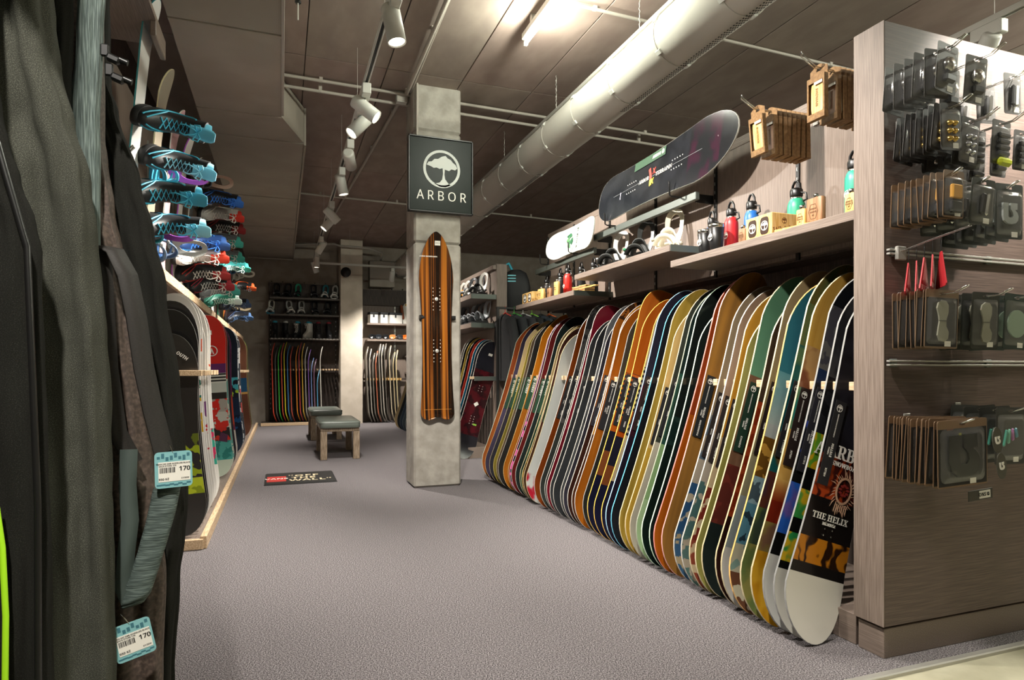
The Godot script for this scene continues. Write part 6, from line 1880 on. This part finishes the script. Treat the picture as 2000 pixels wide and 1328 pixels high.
# ---------------------------------------------------------------- long board bags hanging at the left
func bag_body(rows: Array, z: float, half: float, seed_: int, amp: float) -> SurfaceTool:
	# rows: [height, left, right] from the top; cloth with hanging folds
	var n := FastNoiseLite.new()
	n.seed = seed_
	n.frequency = 1.0
	n.fractal_octaves = 3
	var st := S()
	var rings := []
	var y: float = rows[0][0]
	var bottom: float = rows[-1][0]
	while y > bottom:
		var i := 0
		while i < rows.size() - 2 and y < rows[i + 1][0]:
			i += 1
		var f: float = clampf((rows[i][0] - y) / (rows[i][0] - rows[i + 1][0]), 0, 1)
		f = f * f * (3 - 2 * f) if i > 0 else f
		var l: float = lerpf(rows[i][1], rows[i + 1][1], f)
		var r: float = lerpf(rows[i][2], rows[i + 1][2], f)
		var ring := PackedVector3Array()
		for k in 56:
			var t := TAU * k / 56
			var c := Vector2(signf(cos(t)) * pow(absf(cos(t)), 0.75), signf(sin(t)) * pow(absf(sin(t)), 0.75))
			var slant: float = y * 1.1 + c.x * 0.5
			var fold: float = 1.5 * n.get_noise_3d(c.x * 1.6, c.y * 1.2, y * 0.7)
			fold += 0.8 * (absf(n.get_noise_3d(c.x * 1.3 + slant, y * 2.6 - c.x * 1.6, c.y * 1.0)) - 0.2)
			fold += 0.4 * (absf(n.get_noise_3d(c.x * 2.0 - y * 1.8, y * 4.0 + c.x * 2.5, c.y * 2.0 + 5.0)) - 0.2)
			ring.append(Vector3((l + r) / 2 + c.x * ((r - l) / 2 + amp * 0.35 * fold), y, z + c.y * (half + amp * 1.8 * fold)))
		rings.append(ring)
		y -= 0.012
	loft(st, rings)
	return st

func price_label(label: String, at: Vector3, turn: Basis) -> void:
	var t := thing("price_tag", label, "price tag", at, turn, "teal price tags on the bags")
	put("card", flat_shape("bag tag", rrect(0.053, 0.057, 0.006), 0.0006), paint("#7fb4b8", 0.5), t)
	var st := S()
	for k in 8:
		box(st, Vector3(-0.021 + k * 0.006, 0.0195 + 0.003 * sin(k * 2.0), 0.0007), Vector3(0.0042, 0.004 + 0.004 * absf(sin(k * 1.3)), 0.0003))
	put("printed_skyline", st, paint("#3d6f7c", 0.5), t)
	st = S()
	for k in 8:
		box(st, Vector3(-0.021 + k * 0.006, -0.0235 + 0.0015 * sin(k * 3.0), 0.0007), Vector3(0.0062, 0.0025, 0.0003))
	put("printed_skyline", st, paint("#3d6f7c", 0.5), t)
	put("white_label", box_mesh(Vector3(0.045, 0.031, 0.0004)), M.white_ink, t, Vector3(0.001, -0.003, 0.0009))
	for q in [["TRAN SKI DBB WHEELIES BLACK", 0.0021, -0.0005, 0.0095], ["SACK STORE 170", 0.0021, -0.0085, 0.0062], ["170", 0.0072, 0.0155, 0.0005], ["950 Kč", 0.0034, -0.014, -0.0145], ["21/22W", 0.002, 0.016, -0.0145]]:
		put("lettering", lettering(q[0], q[1], 0.0003), M.black_ink, t, Vector3(q[2], q[3], 0.0012))
	st = S()
	var x := -0.0195
	var i := 0
	while x < 0.003:
		var w: float = [0.0004, 0.0008, 0.0004, 0.0011, 0.0006][i % 5]
		box(st, Vector3(x, -0.0005, 0.0012), Vector3(w, 0.0085, 0.0002))
		x += w + [0.0005, 0.0004, 0.0008, 0.0004][i % 4]
		i += 1
	put("barcode", st, M.black_ink, t)
	st = S()
	tube(st, [Vector3(0, 0.025, 0.0005), Vector3(-0.004, 0.036, 0.003), Vector3(-0.008, 0.045, 0.0), Vector3(-0.003, 0.034, -0.002), Vector3(0, 0.025, 0.0)], 0.0004, 5)
	put("plastic_loop", st, M.chrome, t)

func build_bags() -> void:
	var nylon := noise_tex(0.25, 2, [[0.3, "#171714"], [0.65, "#20201d"], [0.9, "#34342f"]], 31)
	triplanar(mk("bag_nylon", "#2a2a27", 0.9, 0.0, 0.25), nylon, Vector3(5, 5, 5), 0.02)
	triplanar(mk("bag_olive", "#33342e", 0.9, 0.0, 0.25), noise_tex(0.25, 2, [[0.3, "#33342e"], [0.6, "#45463f"], [0.9, "#6e6f64"]], 32), Vector3(5, 5, 5), 0.02)
	triplanar(mk("bag_heather", "#6f7d78", 0.8), noise_tex(0.04, 4, [[0.25, "#37423f"], [0.5, "#525f5b"], [0.8, "#76837e"]], 33), Vector3(26, 0.8, 26), 0.02)
	triplanar(mk("bag_heather_cross", "#6f7d78", 0.8), noise_tex(0.04, 4, [[0.25, "#2f3a37"], [0.5, "#47534f"], [0.8, "#687570"]], 33), Vector3(1.2, 22, 1.2), 0.02)
	triplanar(mk("bag_brown", "#4a3d35", 0.7), noise_tex(0.05, 4, [[0.25, "#3a2f29"], [0.6, "#4c3f37"], [0.85, "#5e5047"]], 34), Vector3(4, 4, 4), 0.03)
	triplanar(mk("webbing", "#2a2522", 0.7), noise_tex(0.2, 2, [[0.3, "#191613"], [0.7, "#282420"]], 35), Vector3(2, 9, 2), 0.03)
	var rail := thing("bag_rail", "steel rail that the long board bags hang from", "rail", Vector3(-0.3, 1.84, -0.7))
	var st := S()
	tube(st, [Vector3(0, 0, 0), Vector3(0, 0, -0.75)], 0.014, 12)
	put("bar", st, M.black_metal, rail)
	for z in [-0.02, -0.72]:
		st = S()
		tube(st, [Vector3(0, 0, z), Vector3(-0.8, 0, z)], 0.014, 10)
		put("wall_arm", st, M.black_metal, rail)
	# rear bag
	var c := thing("board_bag", "rearmost plain black board bag with a diagonal right edge", "bag", Vector3(0, 0, 0), Basis(), "board bags on the left rail")
	put("body", bag_body([[1.8, -0.36, -0.29], [1.664, -0.4, -0.288], [1.553, -0.39, -0.287], [1.511, -0.38, -0.275], [1.38, -0.37, -0.238], [1.301, -0.36, -0.218], [1.194, -0.35, -0.197], [1.016, -0.345, -0.176], [0.935, -0.34, -0.169], [0.801, -0.335, -0.163], [0.747, -0.335, -0.168], [0.665, -0.33, -0.177], [0.505, -0.33, -0.184], [0.1, -0.33, -0.19]], -1.3, 0.035, 3, 0.013), M.bag_nylon, c)
	# middle bag with brown and heather panels
	var b := thing("board_bag", "board bag with a grey heather panel, brown sides and webbing handles", "bag", Vector3(0, 0, 0), Basis(), "board bags on the left rail")
	put("body", bag_body([[1.8, -0.36, -0.285], [1.645, -0.364, -0.283], [1.44, -0.357, -0.281], [1.401, -0.336, -0.277], [1.319, -0.33, -0.266], [1.236, -0.325, -0.252], [1.135, -0.32, -0.235], [0.984, -0.31, -0.214], [0.9, -0.305, -0.206], [0.815, -0.3, -0.195], [0.688, -0.295, -0.186], [0.537, -0.295, -0.19], [0.1, -0.29, -0.195]], -1.225, 0.03, 5, 0.009), M.bag_brown, b)
	put("heather_panel", bag_body([[1.8, -0.305, -0.262], [1.68, -0.302, -0.264], [1.563, -0.306, -0.269], [1.447, -0.315, -0.273], [1.373, -0.311, -0.272], [1.291, -0.304, -0.272], [1.2, -0.298, -0.272]], -1.178, 0.012, 7, 0.004), M.bag_heather, b)
	var pts := [Vector3(-0.268, 1.245, -1.165), Vector3(-0.248, 1.238, -1.158), Vector3(-0.23, 1.2, -1.156), Vector3(-0.218, 1.134, -1.158), Vector3(-0.208, 1.052, -1.162), Vector3(-0.196, 0.985, -1.166), Vector3(-0.181, 0.915, -1.17)]
	st = S()
	band(st, pts, [Vector3(-0.7, 0, 0.7)], 0.034, 0.003)
	put("webbing_strap", st, M.webbing, b)
	st = S()
	band(st, [Vector3(-0.268, 1.245, -1.168), Vector3(-0.262, 1.16, -1.16), Vector3(-0.256, 1.05, -1.158), Vector3(-0.244, 0.95, -1.16), Vector3(-0.222, 0.9, -1.165)], [Vector3(-0.8, 0, 0.5)], 0.026, 0.003)
	put("webbing_strap", st, M.webbing, b)
	# padded heather handle
	var rings := []
	var hp := [Vector3(-0.172, 0.868, -1.15), Vector3(-0.18, 0.82, -1.143), Vector3(-0.192, 0.77, -1.138), Vector3(-0.205, 0.725, -1.134), Vector3(-0.214, 0.693, -1.132), Vector3(-0.218, 0.682, -1.133)]
	for i in hp.size():
		var ring := PackedVector3Array()
		for p in ellipse(0.021 if i < 5 else 0.015, 0.011 if i < 5 else 0.006, 18):
			ring.append(hp[i] + Vector3(p.x, p.x * 0.3 + 0.001 * sin(i * 3.0 + p.x * 90.0), p.y))
		rings.append(ring)
	var fine := []
	for i in rings.size() - 1:
		for j in 5:
			var ring := PackedVector3Array()
			for k in 18:
				ring.append(rings[i][k].lerp(rings[i + 1][k], j / 5.0) + Vector3(0, 0, 0.0012 * sin((i * 5 + j) * 1.7)))
			fine.append(ring)
	fine.append(rings[-1])
	st = S()
	loft(st, fine)
	put("padded_handle", st, M.bag_heather_cross, b)
	st = S()
	band(st, [Vector3(-0.225, 0.925, -1.14), Vector3(-0.226, 0.87, -1.136), Vector3(-0.222, 0.815, -1.133), Vector3(-0.227, 0.765, -1.131), Vector3(-0.23, 0.712, -1.13), Vector3(-0.222, 0.69, -1.131)], [Vector3(1, 0, -0.3)], 0.024, 0.003)
	put("handle_flap", st, paint("#3d4844", 0.7), b)
	# buckles near the top
	for k in 2:
		st = S()
		var o := Vector3(-0.252 + 0.006 * k, 1.545 - 0.03 * k, -1.168)
		box(st, o, Vector3(0.02, 0.012, 0.012), 0.003, turned(0, 0, -20))
		tube(st, [o + Vector3(0.008, 0, 0), o + Vector3(0.02, -0.003, 0.0)], 0.005, 8)
		box(st, o + Vector3(-0.012, 0.012, 0), Vector3(0.012, 0.02, 0.006), 0.002)
		put("buckle", st, M.black_plastic, b)
	# front bag
	var a := thing("board_bag", "wide dark olive board bag with deep vertical folds", "bag", Vector3(0, 0, 0), Basis(), "board bags on the left rail")
	put("body", bag_body([[1.8, -0.45, -0.325], [1.602, -0.46, -0.321], [1.561, -0.46, -0.317], [1.491, -0.46, -0.308], [1.407, -0.46, -0.288], [1.329, -0.46, -0.267], [1.244, -0.46, -0.258], [1.101, -0.46, -0.246], [1.008, -0.46, -0.241], [0.922, -0.46, -0.239], [0.815, -0.46, -0.235], [0.707, -0.46, -0.233], [0.616, -0.46, -0.232], [0.1, -0.46, -0.232]], -1.08, 0.045, 11, 0.019), M.bag_olive, a)
	var bk := thing("board_bag", "black board bag squeezed between the olive one and the heather panel", "bag", Vector3(0, 0, 0), Basis(), "board bags on the left rail")
	put("body", bag_body([[1.8, -0.42, -0.3], [1.6, -0.42, -0.302], [1.45, -0.42, -0.305], [1.3, -0.42, -0.3], [0.9, -0.4, -0.27], [0.1, -0.4, -0.27]], -1.15, 0.02, 13, 0.006), M.bag_nylon, bk)
	var l := thing("board_bag", "nearest black board bag with lime piping, cut by the picture edge", "bag", Vector3(0, 0, 0), Basis(), "board bags on the left rail")
	put("body", bag_body([[1.8, -0.5, -0.36], [1.45, -0.5, -0.345], [1.368, -0.5, -0.33], [1.331, -0.5, -0.323], [1.289, -0.5, -0.311], [1.235, -0.5, -0.295], [1.198, -0.5, -0.288], [1.063, -0.5, -0.285], [0.971, -0.5, -0.28], [0.787, -0.5, -0.277], [0.572, -0.5, -0.276], [0.1, -0.5, -0.276]], -0.96, 0.03, 17, 0.011), M.bag_nylon, l)
	st = S()
	tube(st, [Vector3(-0.318, 0.9, -0.912), Vector3(-0.31, 0.84, -0.91), Vector3(-0.306, 0.76, -0.908), Vector3(-0.307, 0.68, -0.909), Vector3(-0.313, 0.55, -0.914)], 0.0035, 8)
	put("lime_piping", st, paint("#a4e01e", 0.5), l)
	st = S()
	tube(st, [Vector3(-0.335, 1.37, -0.935), Vector3(-0.315, 1.29, -0.932), Vector3(-0.292, 1.2, -0.93), Vector3(-0.287, 1.06, -0.93), Vector3(-0.281, 0.88, -0.93), Vector3(-0.28, 0.4, -0.93)], 0.004, 8)
	put("black_piping", st, M.black_plastic, l)
	for q in [[-0.34, -1.3, "rearmost"], [-0.32, -1.225, "heather panelled"], [-0.38, -1.08, "olive"], [-0.36, -1.15, "squeezed black"], [-0.42, -0.96, "lime piped"]]:
		var hk := thing("bag_hook", "steel hook holding the %s board bag on the left rail" % q[2], "hook", Vector3(q[0], 1.79, q[1]), Basis(), "hooks holding the board bags")
		st = S()
		tube(st, [Vector3(0, 0, 0), Vector3(0, 0.05, 0), Vector3(-0.3 - q[0], 0.075, 0), Vector3(-0.3 - q[0], 0.062, 0)], 0.004, 6)
		put("wire", st, M.chrome, hk)
	price_label("teal price tag reading 170, upper, hanging beside the left rack", Vector3(-0.161, 0.892, -1.13), turned(0, 14, 0) * Basis(Vector3.BACK, 0.02))
	price_label("teal price tag reading 170, lower, tilted on the brown bag", Vector3(-0.213, 0.637, -1.11), turned(0, 14, 0) * Basis(Vector3.BACK, 0.2))

# ---------------------------------------------------------------- duct and conduits under the ceiling
func conduit(label: String, pts: Array, r := 0.014, clip := true) -> void:
	var t := thing("conduit", label, "conduit", pts[0])
	var st := S()
	var loc := []
	for p in pts:
		loc.append(p - pts[0])
	tube(st, loc, r, 10)
	put("pipe", st, M.conduit, t)
	if not clip:
		return
	for i in loc.size() - 1:
		var L: float = (loc[i + 1] - loc[i]).length()
		var k := 0.3
		while k < L:
			var p: Vector3 = loc[i].lerp(loc[i + 1], k / L)
			put("clip", box_mesh(Vector3(0.03, 3.585 - pts[0].y - p.y + r, 0.03), 0.002), M.conduit, t, p + Vector3(0, (3.585 - pts[0].y - p.y) / 2 - r * 0.3, 0))
			k += 1.1

func build_services() -> void:
	conduit("upper of the twin conduits crossing the ceiling before the column", [Vector3(0.02, 3.55, -5.72), Vector3(6.9, 3.55, -5.95)])
	conduit("lower of the twin conduits crossing the ceiling before the column", [Vector3(0.02, 3.5, -5.82), Vector3(6.9, 3.5, -6.1)])
	conduit("conduit crossing behind the sign in the far half of the ceiling", [Vector3(0.22, 3.53, -9.4), Vector3(6.9, 3.53, -9.8)])
	conduit("conduit leading from the fluorescent lamp towards the end panel", [Vector3(1.75, 3.56, -3.95), Vector3(6.9, 3.56, -4.1)], 0.012)
	conduit("conduit running down the aisle to the column", [Vector3(1.02, 3.54, -1.0), Vector3(1.06, 3.54, -5.7)], 0.017)
	conduit("thin second conduit hugging the one above the aisle", [Vector3(1.055, 3.555, -3.6), Vector3(1.095, 3.555, -5.7)], 0.01, false)
	conduit("slanting conduit from the column to the far wall", [Vector3(1.03, 3.54, -5.9), Vector3(0.67, 3.54, -13.2)], 0.016)
	conduit("conduit along the far wall with a kink over the pale pillar", [Vector3(0.22, 3.46, -12.95), Vector3(0.95, 3.46, -12.6), Vector3(1.05, 3.42, -12.55), Vector3(1.6, 3.42, -12.6), Vector3(1.9, 3.4, -12.9), Vector3(1.9, 3.25, -13.1)], 0.02, false)
	conduit("short conduit down the left edge of the column", [Vector3(1.125, 3.58, -5.555), Vector3(1.125, 2.9, -5.555)], 0.011, false)
	conduit("conduit across the underside of the boxed duct", [Vector3(-0.66, 3.195, -3.22), Vector3(-0.02, 3.195, -3.28)], 0.016, false)
	conduit("yellowed conduit along the near edge of the boxed duct", [Vector3(0.035, 3.28, -1.0), Vector3(0.035, 3.28, -3.3)], 0.016, false)
	conduit("thin conduit on the far end of the boxed duct", [Vector3(-0.6, 3.18, -13.0), Vector3(0.2, 3.18, -13.0)], 0.014, false)
	var jb := thing("junction_box", "pale junction box where the conduits meet beside the column", "junction box", Vector3(1.03, 3.535, -5.8))
	put("case", box_mesh(Vector3(0.1, 0.09, 0.08), 0.006), M.conduit, jb)
	put("cover", box_mesh(Vector3(0.09, 0.004, 0.07), 0.001), M.lamp_white, jb, Vector3(0, -0.047, 0))
	# cloth air duct
	var d := thing("air_duct", "round pale cloth air duct running above the snowboard gondola", "air duct", Vector3(2.345, 3.14, 0))
	var st := S()
	var rings := []
	var n := FastNoiseLite.new()
	n.seed = 4
	n.frequency = 1.6
	for i in 160:
		var z := -1.2 - i * 0.0775
		var ring := PackedVector3Array()
		for k in 36:
			var t := TAU * k / 36
			var rr := 0.178 + 0.0022 * n.get_noise_3d(cos(t) * 1.5, sin(t) * 1.5, z * 4.0)
			ring.append(Vector3(cos(t) * rr, sin(t) * rr, z))
		rings.append(ring)
	loft(st, rings)
	put("cloth_tube", st, M.duct_cloth, d)
	put("hanging_rail", box_mesh(Vector3(0.025, 0.03, 12.2), 0.003), M.galvanized, d, Vector3(-0.13, 0.135, -7.3))
	for k in 20:
		var z := -1.6 - k * 0.6
		st = S()
		var arc := []
		for j in 29:
			var t := PI * 0.72 + j * PI * 1.3 / 28
			arc.append(Vector3(cos(t) * 0.1805, sin(t) * 0.1805, z))
		tube(st, arc, 0.003, 5)
		put("strap", st, M.duct_cloth, d)
		for t in [PI * 0.85, PI * 1.22, PI * 1.62]:
			put("strap_clip", box_mesh(Vector3(0.03, 0.014, 0.045), 0.002), M.lamp_white, d, Vector3(cos(t) * 0.183, sin(t) * 0.183, z), Basis(Vector3.BACK, t + PI / 2))
	st = S()
	for band_ in 2:
		for i in 70:
			for j in 4:
				var t := PI * 1.5 + 0.1 + j * 0.09
				var z := -2.35 - i * 0.026 - band_ * 3.4
				box(st, Vector3(cos(t) * 0.179, sin(t) * 0.179, z), Vector3(0.006, 0.003, 0.008), 0, Basis(Vector3.BACK, t + PI / 2))
	var pf := put("perforations", st, M.black_metal, d)
	pf.set_meta("kind", "stuff")
	for k in 8:
		st = S()
		var z := -2.3 - k * 1.35
		var pp := []
		for j in 18:
			pp.append(Vector3(-0.13 + 0.006 * (j % 2), 0.15 + j * 0.0174, z + 0.005 * ((j / 2) % 2)))
		tube(st, pp, 0.003, 5)
		put("chain", st, M.galvanized, d)
	var rod := thing("threaded_rod", "short threaded rod with a nut beside the boxed duct", "rod", Vector3(0.1, 3.58, -4.35))
	st = S()
	tube(st, [Vector3.ZERO, Vector3(0, -0.26, 0)], 0.005, 8)
	put("shaft", st, M.galvanized, rod)
	st = S()
	lathe(st, [[0.0, -0.15], [0.02, -0.15], [0.02, -0.135], [0.0, -0.135]], 6)
	put("nut", st, M.black_metal, rod)
